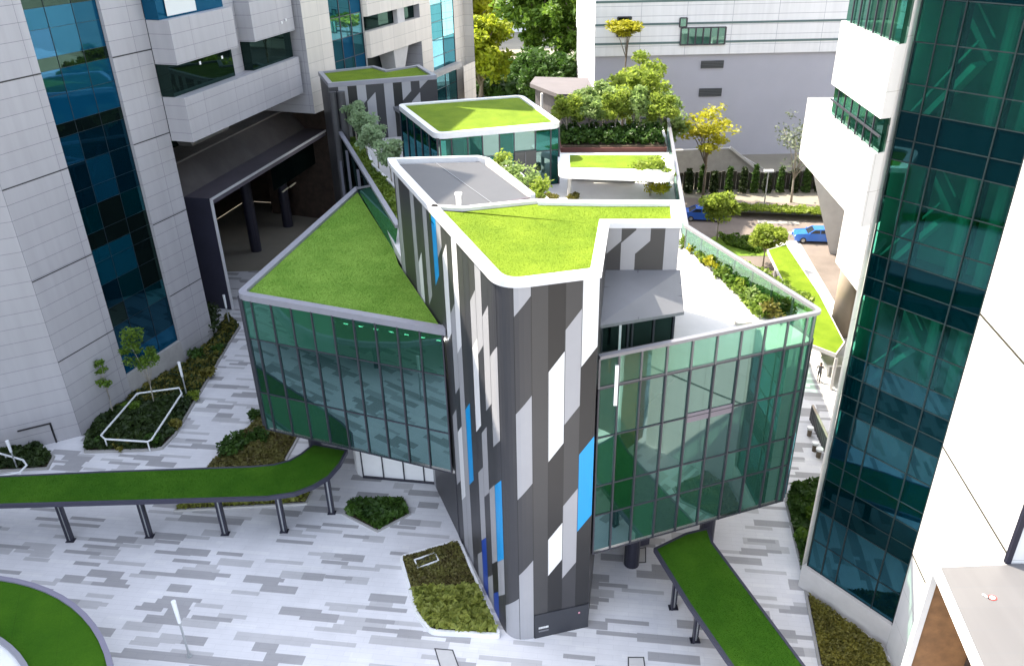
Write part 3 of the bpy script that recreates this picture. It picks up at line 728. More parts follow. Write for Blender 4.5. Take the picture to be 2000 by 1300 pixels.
# ---- left glass box
LB, LT_ = 3.0, 9.0
lf = (-10.11, 27.08); lr = (-2.20, 23.86); la = (-7.7, 39.5)
lpoly = ccw(rounded([lf, lr, (-4.4, 29.75), (-4.75, 31.2), la], 0.35, 5, only=[0]))
mb = MB(); mb.prism(lpoly, LB, LB + 0.12); mb.build('floor_slab', 'conc', cb)
mb = MB(); mb.prism(offset(lpoly, 0.06), LT_ - 0.5, LT_ - 0.12); tf_ = mb.build('wing_turf', 'turf_mid', cb); blades(tf_, offset(lpoly, .1), LT_ - .12, 'turf_mid', 900, .026, 2)
mb = MB()
lfr = [add2(lf, unit(lf, la), .4)] + [((1 - q) ** 2 * (lf[0] + unit(lf, la)[0] * .4) + 2 * q * (1 - q) * lf[0] + q * q * (lf[0] + unit(lf, lr)[0] * .4), (1 - q) ** 2 * (lf[1] + unit(lf, la)[1] * .4) + 2 * q * (1 - q) * lf[1] + q * q * (lf[1] + unit(lf, lr)[1] * .4)) for q in (.2, .4, .6, .8)] + [add2(lf, unit(lf, lr), .4)]
band([la] + lfr + [lr], 0.24, LT_ - 0.24, LT_, mb); mb.build('wing_rim', 'rim_grey', cb)
mb = MB(); ins = offset(lpoly, 1.6); mb.prism(offset(lpoly, 0.3), 6.05, 6.35, 0); mb.build('middle_floor', 'inner_floor', cb)
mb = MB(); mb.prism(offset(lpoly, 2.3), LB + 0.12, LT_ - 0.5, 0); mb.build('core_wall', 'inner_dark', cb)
NL = 10
M['g_sp2'] = glass('green_see_through_glass', (0.14, 0.36, 0.27), (0.40, 0.70, 0.62), 0.12, 0.6, body=(0.022, 0.085, 0.06), bodyf=0.6)
lm = bpy.data.materials.new('ceiling_lamp'); lm.use_nodes = True; lm.node_tree.nodes['Principled BSDF'].inputs['Emission Color'].default_value = (1, .97, .9, 1); lm.node_tree.nodes['Principled BSDF'].inputs['Emission Strength'].default_value = 14
fdir = unit(lf, lr); fin = (-fdir[1], fdir[0])
for k in range(13):
    p_ = add2(lerp2(lf, lr, .50 + .036 * k), fin, .35 + .25 * (k % 2)); mb = MB(); mb.prism([p_, add2(p_, fdir, .16), add2(add2(p_, fdir, .16), fin, .05), add2(p_, fin, .05)], 8.28, 8.31); mb.build('ceiling_light', lm, cb)
# rounded front-left corner is glazed with one bent pane; flat front from there to the tower
fl = add2(lf, unit(lf, lr), 0.2)
cols = [0, 0.05] + [0.05 + 0.95 * k / 9 for k in range(1, 10)]
pats = lambda ci, ri: (('g_spandrel' if ci < 5 else 'g_sp2') if ri == 2 else ('g_teal' if ri == 1 else ('g_green' if ci < 4 else 'g_teal')))
curtain(cb, fl, add2(lr, unit(lr, lf), 0.12), LB, LT_ - 0.22, cols, [LB, 4.75, 7.15, LT_ - 0.22], pats, 'mull', 0.045, 0.07)
lside = unit(lf, la)
curtain(cb, la, add2(lf, lside, 0.2), LB, LT_ - 0.22, [k / 14 for k in range(15)], [LB, 4.75, 7.15, LT_ - 0.22], None, 'mull', 0.075, 0.10, merged='g_dteal')
mb = MB(); cpts = [add2(lf, lside, 0.2), add2(add2(lf, lside, 0.07), unit(lf, lr), 0.07), fl]
for i in range(2): mb.wall(cpts[i], cpts[i + 1], LB, LT_ - 0.22)
mb.build('corner_pane', 'g_spandrel', cb)
# ---- recessed ground floor under the left box: white glazed walls
g0, g1, g2, g3 = (-6.9, 28.2), (-6.45, 27.62), (-3.15, 27.04), (-2.0, 23.45)
gp = 'g_clear'
mb = MB(); mb.prism([(-6.9, 34), g0, (-6.72, 27.8), g1, g2, (-2.3, 24.4), (-1.7, 24.0), (-1.5, 26.5), (-3.6, 34)], 0.0, LB, 0); mb.build('ground_floor_wall', 'white', cb)
mb = MB()
for t in (0, .27, .54, .80, 1.0):
    p = lerp2(g1, g2, t); mb.beam((p[0], p[1] - 0.03, 0.02), (p[0], p[1] - 0.03, LB), 0.05, 0.05)
for t in (.18, .36, .54, .72, .9):
    p = lerp2(g2, g3, t); mb.beam((p[0] - 0.06, p[1], 0.02), (p[0] - 0.06, p[1], LB), 0.05, 0.05)
mb.beam((*g1, 0.05), (*g2, 0.05), 0.10, 0.10); mb.beam((g2[0] - .03, g2[1], 0.05), (g3[0] - .03, g3[1], 0.05), 0.10, 0.10)
mb.build('ground_floor_mullions', 'mull', cb)

# ---- right glass box with roof terrace
RB, TZ, RZ = 3.0, 9.2, 10.3
rc = (9.50, 22.06); rl = (2.42, 19.58); rk = (6.88, 29.65); rb = (9.35, 47.3)
rpoly = ccw(rounded([rl, rc, rk, (4.0, 31.0), (2.9, 23.2)], 0.5, 6, only=[1]))
mb = MB(); mb.prism(rpoly, RB, RB + 0.12); mb.build('floor_slab', 'conc', cb)
mb = MB(); mb.prism(offset(rpoly, 0.3), 5.0, 5.2); mb.build('middle_floor', 'inner_floor', cb)
mb = MB(); mb.prism(offset(rpoly, 0.3), 7.2, 7.35); mb.build('middle_floor', 'inner_floor', cb)
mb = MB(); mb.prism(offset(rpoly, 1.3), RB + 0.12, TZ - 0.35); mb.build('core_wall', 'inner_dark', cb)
# terrace deck over everything
deck = [(2.42, 19.62), (9.35, 22.1), (9.42, 22.25), (6.85, 29.65), (9.3, 47.3), (9.5, 49.5), (-3.5, 51.0), (-10.9, 54), (-10.6, 52), (-7.4, 40.0), (-4.75, 31.0), (-4.2, 29.3), (2.9, 23.0)]
mb = MB(); mb.prism(deck, TZ - 0.35, TZ); mb.build('terrace_deck', 'terrace', cb)
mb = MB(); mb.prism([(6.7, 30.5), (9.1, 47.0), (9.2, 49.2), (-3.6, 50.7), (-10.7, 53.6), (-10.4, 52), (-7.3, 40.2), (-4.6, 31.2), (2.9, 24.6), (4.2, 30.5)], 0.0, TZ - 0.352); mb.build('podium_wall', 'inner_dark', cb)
fcols = [0, 0.085, 0.185, 0.30, 0.415, 0.53, 0.645, 0.76, 0.87, 0.965, 1.0]
frows = [RB, 4.55, 5.7, 7.5, TZ]
def rp(ci, ri):
    if ri == 2 and ci in (4, 5): return 'g_right'
    if ci in (0, 1): return ('g_teal', 'g_deep', 'g_deep' if ci else 'g_green', 'g_green')[ri]
    if ci >= 7: return 'g_green' if ri < 3 else 'g_spandrel'
    return 'g_right' if ri > 1 else ('g_green' if (ci + ri) % 3 else 'g_right')
ra, rbb = rl, add2(rc, unit(rc, rl), 0.28)
fr = curtain(cb, ra, rbb, RB, TZ, fcols, frows, rp, 'mull', 0.048, 0.07)
mb = MB(); d = unit(ra, rbb); n = (d[1], -d[0])
for c0 in (4, 5):
    p, q = lerp2(ra, rbb, fcols[c0]), lerp2(ra, rbb, fcols[c0 + 1])
    mb.prism([add2(p, n, 0.005), add2(q, n, 0.005), add2(q, n, 0.03), add2(p, n, 0.03)], 7.3, 7.62)
mb.build('vent_panel', [mat('mauve_panel', (0.17, 0.15, 0.18), 0.5)], fr)
# rounded corner pane + right flank
cc = [add2(rc, unit(rc, rl), 0.28), add2(add2(rc, unit(rc, rl), 0.09), unit(rc, rk), 0.09), add2(rc, unit(rc, rk), 0.28)]
mb = MB()
for i in range(2): mb.wall(cc[i], cc[i + 1], RB, TZ)
mb.build('corner_pane', 'g_dteal', cb)
curtain(cb, cc[2], rk, RB, TZ, [k / 7 for k in range(8)], frows, None, 'mull', 0.07, 0.10, merged='g_green')
curtain(cb, rk, rb, RB, TZ, [k / 14 for k in range(15)], [RB, 6.1, TZ], None, 'mull', 0.07, 0.10, merged='g_dteal')
# balustrade glass and rail
bal = MB()
def balus(a, b, nb, skip=False):
    fr = [k / nb for k in range(nb + 1)] if isinstance(nb, int) else nb
    f = curtain(cb, a, b, TZ + 0.02, RZ - 0.08, fr, [TZ + 0.05], lambda c, r: None, 'mull_l', 0.06, 0.06, 'balustrade_posts')
    for i in range(len(fr) - 1):
        p, q = lerp2(a, b, fr[i]), lerp2(a, b, fr[i + 1]); dd = unit(a, b); nn = (dd[1], -dd[0])
        m = MB(); m.prism([add2(p, nn, -0.012), add2(q, nn, -0.012), add2(q, nn, 0.004), add2(p, nn, 0.004)], TZ + 0.06, RZ - 0.1)
        m.build('balustrade_glass', 'g_clear', f)
balus(ra, rbb, fcols[:-1] + [1.0]); balus(cc[2], rk, 7); balus(rk, rb, 12)
mb = MB(); m = MB()
for i in range(2): m.wall(cc[i], cc[i + 1], TZ + 0.06, RZ - 0.1)
m.build('balustrade_corner', 'g_clear', cb)
hp = [ra, cc[0]] + [((1 - q) ** 2 * cc[0][0] + 2 * q * (1 - q) * rc[0] + q * q * cc[2][0], (1 - q) ** 2 * cc[0][1] + 2 * q * (1 - q) * rc[1] + q * q * cc[2][1]) for q in (.2, .4, .6, .8)] + [cc[2], rk, rb, add2(rb, (-1, 0.1), 1.6)]
band(hp, 0.09, RZ - 0.10, RZ, mb, over=0.07); mb.build('handrail', [mat('handrail_metal', (0.20, 0.20, 0.22), .35, metal=.3)], cb)

# ---- plant room (kiosk) at the tower's right flank
mb = MB(); kp = [(2.72, 21.75), (5.02, 22.45), (5.05, 22.8), (2.92, 22.9)]
mb.prism(kp, TZ, 10.75); kk = mb.build('plant_room_wall', [mat('kiosk_dark', (0.06, 0.06, 0.065), 0.5)], cb)
curtain(cb, (2.72, 21.70), (5.04, 22.40), TZ, 10.5, [0, 0.36, 0.42, 0.72, 1], [TZ, 10.5], lambda c, r: 'g_black', 'mull', 0.06, 0.06, 'plant_room_window', 'glass_pane')
mb = MB()
r0, r1, r2_, r3 = (2.45, 20.75), (5.15, 21.55), (5.22, 22.82), (2.9, 22.94)
def quadslab(mbx, q, zs, th, mi=0):
    T = [(*p, z) for p, z in zip(q, zs)]; B = [(*p, z - th) for p, z in zip(q, zs)]
    mbx.face(T, mi); mbx.face(B[::-1], mi)
    for i in range(4): j = (i + 1) % 4; mbx.face([B[i], B[j], T[j], T[i]], mi)
quadslab(mb, [r0, r1, r2_, r3], [10.62, 10.62, 11.42, 11.42], 0.10)
kr = mb.build('plant_room_roof', 'plate_l', cb)
mb = MB()
for t in (0.38, 0.68):
    z = 10.62 + 0.8 * t; p, q = lerp2(r0, r3, t), lerp2(r1, r2_, t); mb.beam((*p, z + 0.003), (*q, z + 0.003), 0.02, 0.01)
p, q = lerp2(r0, r1, .47), lerp2(r3, r2_, .44); mb.beam((*p, 10.625), (*q, 11.425), 0.02, 0.01)
mb.build('roof_joints', 'mull', kr)
mb = MB(); mb.beam((3.25, 21.45, TZ), (3.25, 21.45, 10.5), 0.07, 0.07); mb.build('white_post', 'white', cb)
mb = MB(); mb.beam((2.95, 19.72, 8.55), (2.95, 19.72, 9.9), 0.10, 0.03); mb.build('light_strip', 'white', cb)

# ---- upper terrace parapet on the left (leaning glass with rail)
pa, pb = (-7.6, 39.3), (-4.75, 31.0)
qa, qb = P2(728, 362, 9.9), P2(777, 442, 9.9)
mb = MB(); mb.face([(*pa, LT_ - 0.1), (*pb, LT_ - 0.1), (*qb, 9.85), (*qa, 9.85)]); mb.build('parapet_glass', 'g_spandrel', cb)
mb = MB(); mb.beam((*qa, 9.9), (*qb, 9.9), 0.22, 0.14); mb.beam((*pa, LT_ - 0.02), (*qa, 9.9), 0.16, 0.1)
ra_ = P2(655, 243, 9.9); mb.beam((*ra_, 9.9), (*qa, 9.9), 0.22, 0.14); mb.build('parapet_rail', 'rim_grey', cb)
mb = MB(); mb.face([(*add2(ra_, (-0.1, 0), 1), 3), (*add2(qa, (-0.4, 0), 1), 3), (*qa, 9.82), (*ra_, 9.82)]); mb.build('parapet_glass', 'g_black', cb)
mb = MB()
for t in (0.12, 0.4, 0.7):
    p, q = lerp2(ra_, qa, t), lerp2(ra_, qa, min(1, t + 0.25)); mb.beam((p[0] - 0.12, p[1], 9.6), (q[0] - 0.5, q[1], 3.0), 0.14, 0.14)
mb.build('parapet_struts', 'mull', cb)
for (x, y) in ((-9.0, 30), (-5.5, 33.5), (-8.3, 35), (4.2, 22.2), (7.2, 23.4)):
    mb = MB(); mb.cyl(x, y, 0, LB, 0.28, 0, 16); mb.build('column', 'darkmetal', cb)

# ================================================================== ROOF TERRACE: pavilion, canopy, stair block
PZ = 12.2
pv = thing('roof_pavilion', 'glass pavilion with a sloped-corner green turf roof standing on the terrace behind the tower', 'pavilion', (-1.5, 40, TZ))
q = [P2(775, 203, PZ), P2(850, 262, PZ), P2(1098, 240, PZ), P2(1020, 185, PZ)]
pp = ccw(rounded(ccw(q), 0.55, 6))
mb = MB(); ring(mb, pp, offset(pp, 0.28), PZ - 0.26, PZ); mb.build('roof_rim', 'rim', pv)
mb = MB(); mb.prism(offset(pp, 0.2), PZ - 0.4, PZ - 0.08); mb.build('roof_turf', 'turf', pv)
gq = ccw(q); gq = offset(gq, 0.12)
# order: find front-left, front-right
fL = min(gq, key=lambda p: dist(p, q[1])); fR = min(gq, key=lambda p: dist(p, q[2])); bL = min(gq, key=lambda p: dist(p, q[0])); bR = min(gq, key=lambda p: dist(p, q[3]))
pk = lambda c, r: ('g_teal' if c in (0, 4, 6) else 'g_tower') if r else ('g_teal' if c in (0, 1, 7) else 'g_tower')
curtain(pv, fL, fR, TZ, PZ - 0.26, [0, .02, .11, .24, .36, .5, .62, .8, .93, 1], [TZ, 10.9, PZ - 0.26], pk, 'mull', 0.05, 0.06)
curtain(pv, bL, fL, TZ, PZ - 0.26, [0, .2, .4, .6, .8, 1], [TZ, PZ - 0.26], lambda c, r: 'g_dteal', 'mull', 0.05, 0.06)
curtain(pv, fR, bR, TZ, PZ - 0.26, [0, .33, .66, 1], [TZ, PZ - 0.26], lambda c, r: 'g_teal', 'mull', 0.05, 0.06)
mb = MB(); mb.prism(offset(ccw([fL, fR, bR, bL]), 1.8), TZ, PZ - 0.4); mb.build('inner_core', 'inner_green', pv)
mb = MB(); a, b = lerp2(fL, fR, .62), lerp2(fL, fR, .80); d = unit(a, b); n = (d[1], -d[0])
mb.prism([a, b, add2(b, n, .10), add2(a, n, .10)], TZ, 11.0); dr = mb.build('door', [mat('door_dark', (0.045, 0.05, 0.055), 0.35)], pv)
mb = MB(); c = add2(lerp2(a, b, .5), n, .12); mb.beam((*c, TZ + .05), (*c, 10.95), 0.05, 0.05); mb.build('door_stile', 'mull_l', dr)
for t in (.355, .375, .455):
    p = add2(lerp2(fL, fR, t), (0, 1), 0.5); mb = MB(); mb.cyl(p[0], p[1], TZ, PZ - .4, 0.06, 0, 8); mb.build('inner_column', 'white', pv)
rw = thing('ramp_parapet', 'low curved grey parapet beside the pavilion on the left terrace', 'parapet', (-4.6, 40, TZ))
mb = MB(); pts = [P2(786, 270, TZ + .8), P2(812, 282, TZ + .8), P2(832, 298, TZ + .8), P2(842, 325, TZ + .8)]
band(pts, 0.1, TZ, TZ + 0.8, mb); mb.build('parapet_wall', 'navy', rw)

CZ = 10.55
cn = thing('terrace_canopy', 'white flat canopy with a lime turf top on thin posts on the roof terrace', 'canopy', (4.5, 35, TZ))
q = [P2(1089, 300, CZ), P2(1091, 336, CZ), P2(1318, 344, CZ), P2(1312, 300, CZ)]
cp = ccw(rounded(ccw(q), 0.5, 5)); mb = MB(); mb.prism(cp, CZ - 0.30, CZ); mb.build('roof_slab', 'white', cn)
q2 = [P2(1113, 304, CZ), P2(1113, 327, CZ), P2(1294, 331, CZ), P2(1290, 304, CZ)]
mb = MB(); mb.prism(ccw(q2), CZ - 0.1, CZ + 0.03); mb.build('roof_turf', 'turf', cn)
for px, py in ((1112, 384), (1305, 372)):
    p = P2(px, py, TZ); mb = MB(); mb.cyl(p[0], p[1], TZ, CZ - 0.3, 0.09, 0, 10); mb.build('post', 'conc_l', cn)
mb = MB(); a, b = P2(1112, 352, TZ), P2(1240, 358, TZ); mb.prism([a, b, add2(b, (0, 1), .12), add2(a, (0, 1), .12)], TZ, TZ + 0.55); mb.build('back_parapet', 'conc', cn)

sbz = 12.6
sbk = thing('stair_block', 'grey panelled stair block with a notched green turf roof beside the left building', 'stair block', (-7, 50, 0))
q = [P2(621, 140, sbz), P2(641, 163, sbz), P2(853, 147, sbz), P2(818, 126, sbz), P2(756, 136, sbz), P2(730, 128, sbz)]
qq = ccw(q); mb = MB(); mb.prism(offset(qq, 0.06), 0, sbz - 0.24, 0); mb.build('block_wall', 'D', sbk)
mb = MB(); ring(mb, qq, offset(qq, 0.26), sbz - 0.24, sbz); mb.build('roof_rim', 'rim_grey', sbk)
mb = MB(); mb.prism(offset(qq, 0.2), sbz - 0.35, sbz - 0.1); mb.build('roof_turf', 'turf', sbk)
tw2 = {'dark': MB(), 'panels': []}
sa_, sb_ = add2(q[1], (0, -0.0), 0), q[2]; L_ = dist(sa_, sb_); dd = unit(sa_, sb_)
nn = (dd[1], -dd[0]); sat = lambda s: add2(add2(sa_, dd, s), nn, -0.05)
rr = [[('D', -9)], [('L', -9)], [('K', -9)], [('L', 11.0), ('D', -9)], [('D', 11.4), ('L', -9)], [('D', -9)], [('L', -9)], [('K', -9)], [('L', 11.3), ('D', -9)], [('D', 11.2), ('L', -9)], [('L', 11.9), ('D', 10.6), ('L', -9)], [('D', -9)]]
for i, r_ in enumerate(rr): column_faces(i * L_ / 12, (i + 1) * L_ / 12, r_, sat, 0, sbz - 0.24, tw2, 0.5)
tw2['dark'].build('panel_wall', PM, sbk)
for k_, m_ in tw2['panels']: m_.build('grey_panel', PM, sbk)
mb = MB()
for px, py, ht in ((648, 380, 0), (672, 385, 0)):
    p = add2(q[1], (0.25 + (px - 648) * 0.02, -0.35), 1); mb.cyl(p[0], p[1], 0, sbz - 0.4, 0.22, 0, 12)
mb.build('drum_columns', 'plate', sbk)
mb = MB(); a = P2(768, 208, 11.0); mb.prism(ccw([a, P2(795, 225, 11.0), P2(800, 200, 11.0), P2(770, 196, 11.0)]), 10.8, 11.0); mb.build('door_canopy', 'plate_l', sbk)

# ================================================================== LEFT OFFICE BUILDING
lb = thing('office_building', 'pale panelled building at left with a tall blue glass strip and dark portal', 'building', (-20, 36, 0))
f0 = (-20.10, 31.18); fd = unit(f0, (-17.62, 37.67)); fn = (fd[1], -fd[0])    # facade line and outward normal
ft = lambda s, o=0.0: add2(add2(f0, fd, s), fn, o)
s_g0 = dist(f0, (-18.94, 34.22)); s_g1 = dist(f0, (-17.58, 37.82)); s_w = dist(f0, (-16.70, 40.08))
TOPZ = 36.0; TOPB = 31.0; TOPF = 32.0  # heights out of view, shaped by where their shadow edges should fall
mb = MB()
mb.wall(ft(0), ft(s_g0), 0, TOPZ, 0, 0.0); mb.wall(ft(s_g1), ft(s_w), 0, TOPZ, 0, s_g1)
mb.wall(ft(s_g0), ft(s_g1), 0, 1.35, 1, s_g0)
side = (-22.6, 29.95)
mb.wall(side, ft(0), 0, TOPZ, 0, -dist(side, f0))
wing = (-25.6, 28.6); shade_wing = (-27.5, 6.0); far = (-44, 6)  # unseen wing added out of frame to keep the plaza in shade
mb.wall(wing, side, 0, TOPZ, 0); mb.wall(shade_wing, wing, 0, TOPZ, 0); mb.wall(far, shade_wing, 0, TOPZ, 0)
mb.wall(ft(s_w), ft(s_w, -4), 0, TOPZ, 0)            # return into the recess
mb.wall(ft(s_w, -4), ft(s_w, -22), TOPB, TOPZ, 0)
mb.wall(ft(s_g0), ft(s_g0, -0.25), 1.35, TOPZ, 0); mb.wall(ft(s_g1, -0.25), ft(s_g1), 1.35, TOPZ, 0)
mb.face([(*ft(s_g0), 1.35), (*ft(s_g1), 1.35), (*ft(s_g1, -0.25), 1.35), (*ft(s_g0, -0.25), 1.35)], 1)
# upper mass behind: back walls and roof
mb.wall(ft(s_w, -4), ft(26, -4), 11.0, TOPB, 0); mb.wall(ft(26, -4), ft(26, -22), 11.0, TOPB, 0)
mb.wall(ft(26, -22), ft(s_w, -22), 0, TOPB, 0); mb.wall(ft(s_w, -22), far, 0, TOPZ, 0)
mb.face([(*p, TOPZ) for p in (far, shade_wing, wing, side, ft(0), ft(s_w), ft(s_w, -22))], 0)
mb.face([(*p, TOPB) for p in (ft(s_w, -4), ft(26, -4), ft(26, -22), ft(s_w, -22))], 0)
mb.build('facade_wall', ['clad', 'conc'], lb)
# bold shadow gaps each storey
for z in (3.92, 7.80, 11.78, 15.7, 19.6, 23.5):
    for a, b in ((0, s_g0), (s_g1, s_w)):
        mb = MB(); mb.face([(*ft(a, .004), z - .025), (*ft(b, .004), z - .025), (*ft(b, .004), z + .025), (*ft(a, .004), z + .025)])
        mb.build('storey_joint', 'K', lb)
rs = random.Random(11)
rowsL = [1.35, 2.3, 3.92, 4.9, 6.1, 7.2, 7.85, 8.6, 9.8, 10.6, 11.78, 13.0, 13.55, 14.7, 15.7, 16.2, 17.3, 18.1, 19.6, 20.9]
def lpick(ci, ri):  # blue and black rows paint sky reflection patches into the pane colours
    z = rowsL[ri] + .01
    if z < 2.4: return 'g_blue' if z < 2.2 else 'g_navy'
    if z < 5: return ('g_navy', 'g_dteal', 'g_black')[(ci + ri) % 3]
    if z < 7.3: return 'g_dteal2' if ci < 2 else 'g_black'
    if z < 8: return 'g_black'
    if z < 9: return ('g_dteal', 'g_black', 'g_dteal')[ci]
    if z < 11.8: return ('g_navy', 'g_blue2', 'g_navy')[ci] if z < 10.7 else ('g_blue2', 'g_navy', 'g_navy')[ci]
    if abs(z - 13.0) < .1 or abs(z - 15.7) < .1 or abs(z - 18.1) < .1: return 'g_black'
    return ('g_blue2' if ci == 0 and ri % 2 else 'g_blue')
curtain(lb, ft(s_g0, -.2), ft(s_g1, -.2), 1.35, rowsL[-1], [0, .30, .66, 1], rowsL, lpick, [mat('thin_frame', (0.012, 0.022, 0.03), .4)], 0.016, 0.03)
mb = MB(); mb.wall(ft(s_g0, -1.6), ft(s_g1, -1.6), 1.35, TOPZ, 0)
for z in (4, 7.9, 11.8, 15.7, 19.6): mb.prism([ft(s_g0, -1.55), ft(s_g1, -1.55), ft(s_g1, -.3), ft(s_g0, -.3)], z - .25, z)
mb.build('inner_wall', 'inner_dark', lb)
# long balcony bands
ba = P2(360, 192, 13.5); bd = unit(ba, P2(583, 111, 13.5)); bn = (bd[1], -bd[0])
bt = lambda s, o=0.0: add2(add2(ba, bd, s), bn, o)
bs = ft(s_w + 0.02, 0.02)
s_end = dist(ba, P2(583, 111, 13.5))
def bandvol(name, s0, s1, z0, z1, m='clad', depth=2.0, chamf=False):
    b_ = MB(); u = 0
    if chamf:
        u = b_.wall(bs, bt(0), z0, z1, 0, 0)
    else:
        b_.wall(bt(s0, -depth), bt(s0), z0, z1, 0, 0)
    b_.wall(bt(s0), bt(s1), z0, z1, 0, u); b_.wall(bt(s1), bt(s1, -depth), z0, z1, 0, 0)
    poly = [bt(s0), bt(s1), bt(s1, -depth), bt(s0, -depth)] if not chamf else [bs, bt(0), bt(s1), bt(s1, -depth), bt(0, -depth)]
    b_.face([(*p, z1) for p in poly]); b_.face([(*p, z0) for p in poly[::-1]])
    return b_.build(name, m, lb)
bandvol('balcony_band', 0, s_end, 11.37, 13.5, chamf=True)
# second storey blocks above
s1e = 0.0
def s_on(px, py):
    p = onplane(px, py, ba, bt(1)); return (p[0] - ba[0]) * bd[0] + (p[1] - ba[1]) * bd[1], p[2]
sA, zA = s_on(468, 105); sB, zB = s_on(500, 95); sC, zC = s_on(588, 75)
bandvol('upper_block', 0, sA, 15.02, 17.0, chamf=True)
bandvol('upper_block', sB, s_end, 15.02, 17.1)
mb = MB(); mb.wall(bs, bt(0, -0.5), 17.0, 18.4); mb.wall(bt(0, -.5), bt(sA, -.5), 17.0, TOPB)
mb.build('upper_window', 'g_blue', lb)
mb = MB(); mb.wall(bt(0.6, -.44), bt(sA * .55, -.44), 17.1, 19.2); mb.build('window_blind', 'inner_white', lb)
mb = MB(); mb.wall(bs, bt(0.1, -.6), 13.5, 15.02); mb.wall(bt(0.1, -.6), bt(sA + .2, -.6), 13.5, 15.02); mb.wall(bt(sA + .2, -.6), bt(sA + .2, -2), 13.5, 15.02)
mb.wall(bt(sB, -2), bt(sB, -.35), 13.5, 15.02); mb.wall(bt(sB, -.35), bt(s_end, -.35), 13.5, 15.02); mb.build('ribbon_window', 'g_black', lb)
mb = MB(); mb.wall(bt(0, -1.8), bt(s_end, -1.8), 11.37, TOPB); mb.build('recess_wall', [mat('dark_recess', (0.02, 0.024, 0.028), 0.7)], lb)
mb = MB(); mb.prism([bt(sA + .3, -2), bt(sA + .3, -.9), bt(sB - .05, -.9), bt(sB - .05, -2)], 13.5, TOPB); mb.build('recess_pier', 'clad', lb)
for px, py in ((388, 124), (431, 113), (548, 45), (556, 40)):
    s_, z_ = s_on(px, py); mb = MB(); mb.prism([bt(s_, .03), bt(s_ + .12, .03), bt(s_ + .12, .06), bt(s_, .06)], z_ - .06, z_ + .08)
    mb.build('facade_light', 'white', lb)
# recessed dark storey, ledge and portal below the band
pA = P2(411, 388, 7.0); pdir = unit(pA, P2(628, 258, 7.0)); pnn = (pdir[1], -pdir[0])
pt = lambda s, o=0.0: add2(add2(pA, pdir, s), pnn, o)
PL = 19.0
mb = MB(); mb.wall(pt(-.5, -5.0), pt(PL, -5.0), 8.4, 11.5); mb.build('recess_glazing', 'g_black', lb)
mb = MB(); mb.prism([pt(-.2, -2.95), pt(PL, -2.95), pt(PL, -5.2), pt(-.2, -5.2)], 8.2, 8.45); lg = mb.build('ledge', [mat('ledge_grey', (0.20, 0.19, 0.19), .7, noise=.2, nscale=.5)], lb)
mb = MB(); mb.loft([pt(5.2, -4.9), pt(9.6, -4.9), pt(9.6, -4.0), pt(5.2, -4.0)], 8.45, [pt(3.4, -4.9), pt(9.9, -4.9), pt(9.9, -3.2), pt(3.4, -3.2)], 11.37)
mb.build('bracket', 'conc', lb)
# portal roof (rises towards the ledge), dark side wall and light edge trim
mb = MB()
mb.face([(*pt(0), 7.0), (*pt(PL), 7.0), (*pt(PL, -1.7), 7.0), (*pt(0, -1.7), 7.0)], 0)
mb.face([(*pt(0, -1.7), 7.0), (*pt(PL, -1.7), 7.0), (*pt(PL, -3.0), 8.4), (*pt(0, -3.0), 8.4)], 1)
mb.wall(pt(0, -1.75), pt(0), 0, 7.0, 2)
mb.face([(*pt(0, -3.0), 0), (*pt(0, -1.75), 0), (*pt(0, -1.7), 7.0), (*pt(0, -3.0), 8.4)], 0)
mb.wall(pt(PL), pt(PL, -2.4), 0, 7, 0)
mb.face([(*pt(0), 6.62), (*pt(PL), 6.62), (*pt(PL), 7.0), (*pt(0), 7.0)], 0)
mb.build('portal_frame', [mat('portal_violet', (0.11, 0.10, 0.125), .5, noise=.15, nscale=.5), mat('portal_slate', (0.10, 0.093, 0.095), .5, noise=.3, nscale=.3), 'navy'], lb)
mb = MB(); mb.beam((*pt(0, .03), 0), (*pt(0, .03), 7.0), .16, .06); mb.beam((*pt(-.08, .03), 6.95), (*pt(PL, .03), 6.95), .06, .14); mb.build('portal_trim', 'rim', lb)
mb = MB(); PD = -9.5
mb.wall(pt(0.2, PD), pt(PL, PD), 0, 7.0, 0); mb.wall(pt(0.2, -1.7), pt(0.2, PD), 0, 7.0, 1); mb.wall(pt(PL - .1, PD), pt(PL - .1, -1.7), 0, 7.0, 0)
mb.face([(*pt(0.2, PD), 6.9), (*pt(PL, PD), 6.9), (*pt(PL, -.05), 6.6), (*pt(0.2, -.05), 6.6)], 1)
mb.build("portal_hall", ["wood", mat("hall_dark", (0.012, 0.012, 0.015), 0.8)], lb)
for s_, o_ in ((3.6, -3.2), (9.0, -3.2), (14.0, -3.2)):
    mb = MB(); mb.cyl(*pt(s_, o_), 0, 6.7, .38, 0, 16); mb.build('portal_column', 'darkmetal', lb)
mb = MB(); mb.wall(pt(9.2, -1.2), pt(18.5, -1.2), 4.4, 6.6, 0); mb.build('portal_glass', 'g_black', lb)
mb = MB()
for s_ in (9.8, 10.9): mb.beam((*pt(s_, -.9), 4.15), (*pt(s_ + .9, -.9), 4.2), .12, .05)
mb.build('strip_lamps', [mat('warm_strip', (0.6, 0.55, 0.4), 0.4)], lb)
mb = MB(); hx = lerp2(side, f0, .15); hy = lerp2(side, f0, .62); sdn = unit(side, f0); sdn = (sdn[1], -sdn[0])
mb.beam((*add2(hx, sdn, .05), 1.05), (*add2(hy, sdn, .05), 1.05), .06, .05); mb.beam((*add2(hy, sdn, .05), 0), (*add2(hy, sdn, .05), 1.08), .06, .05)
mb.build('door_outline', 'K', lb)

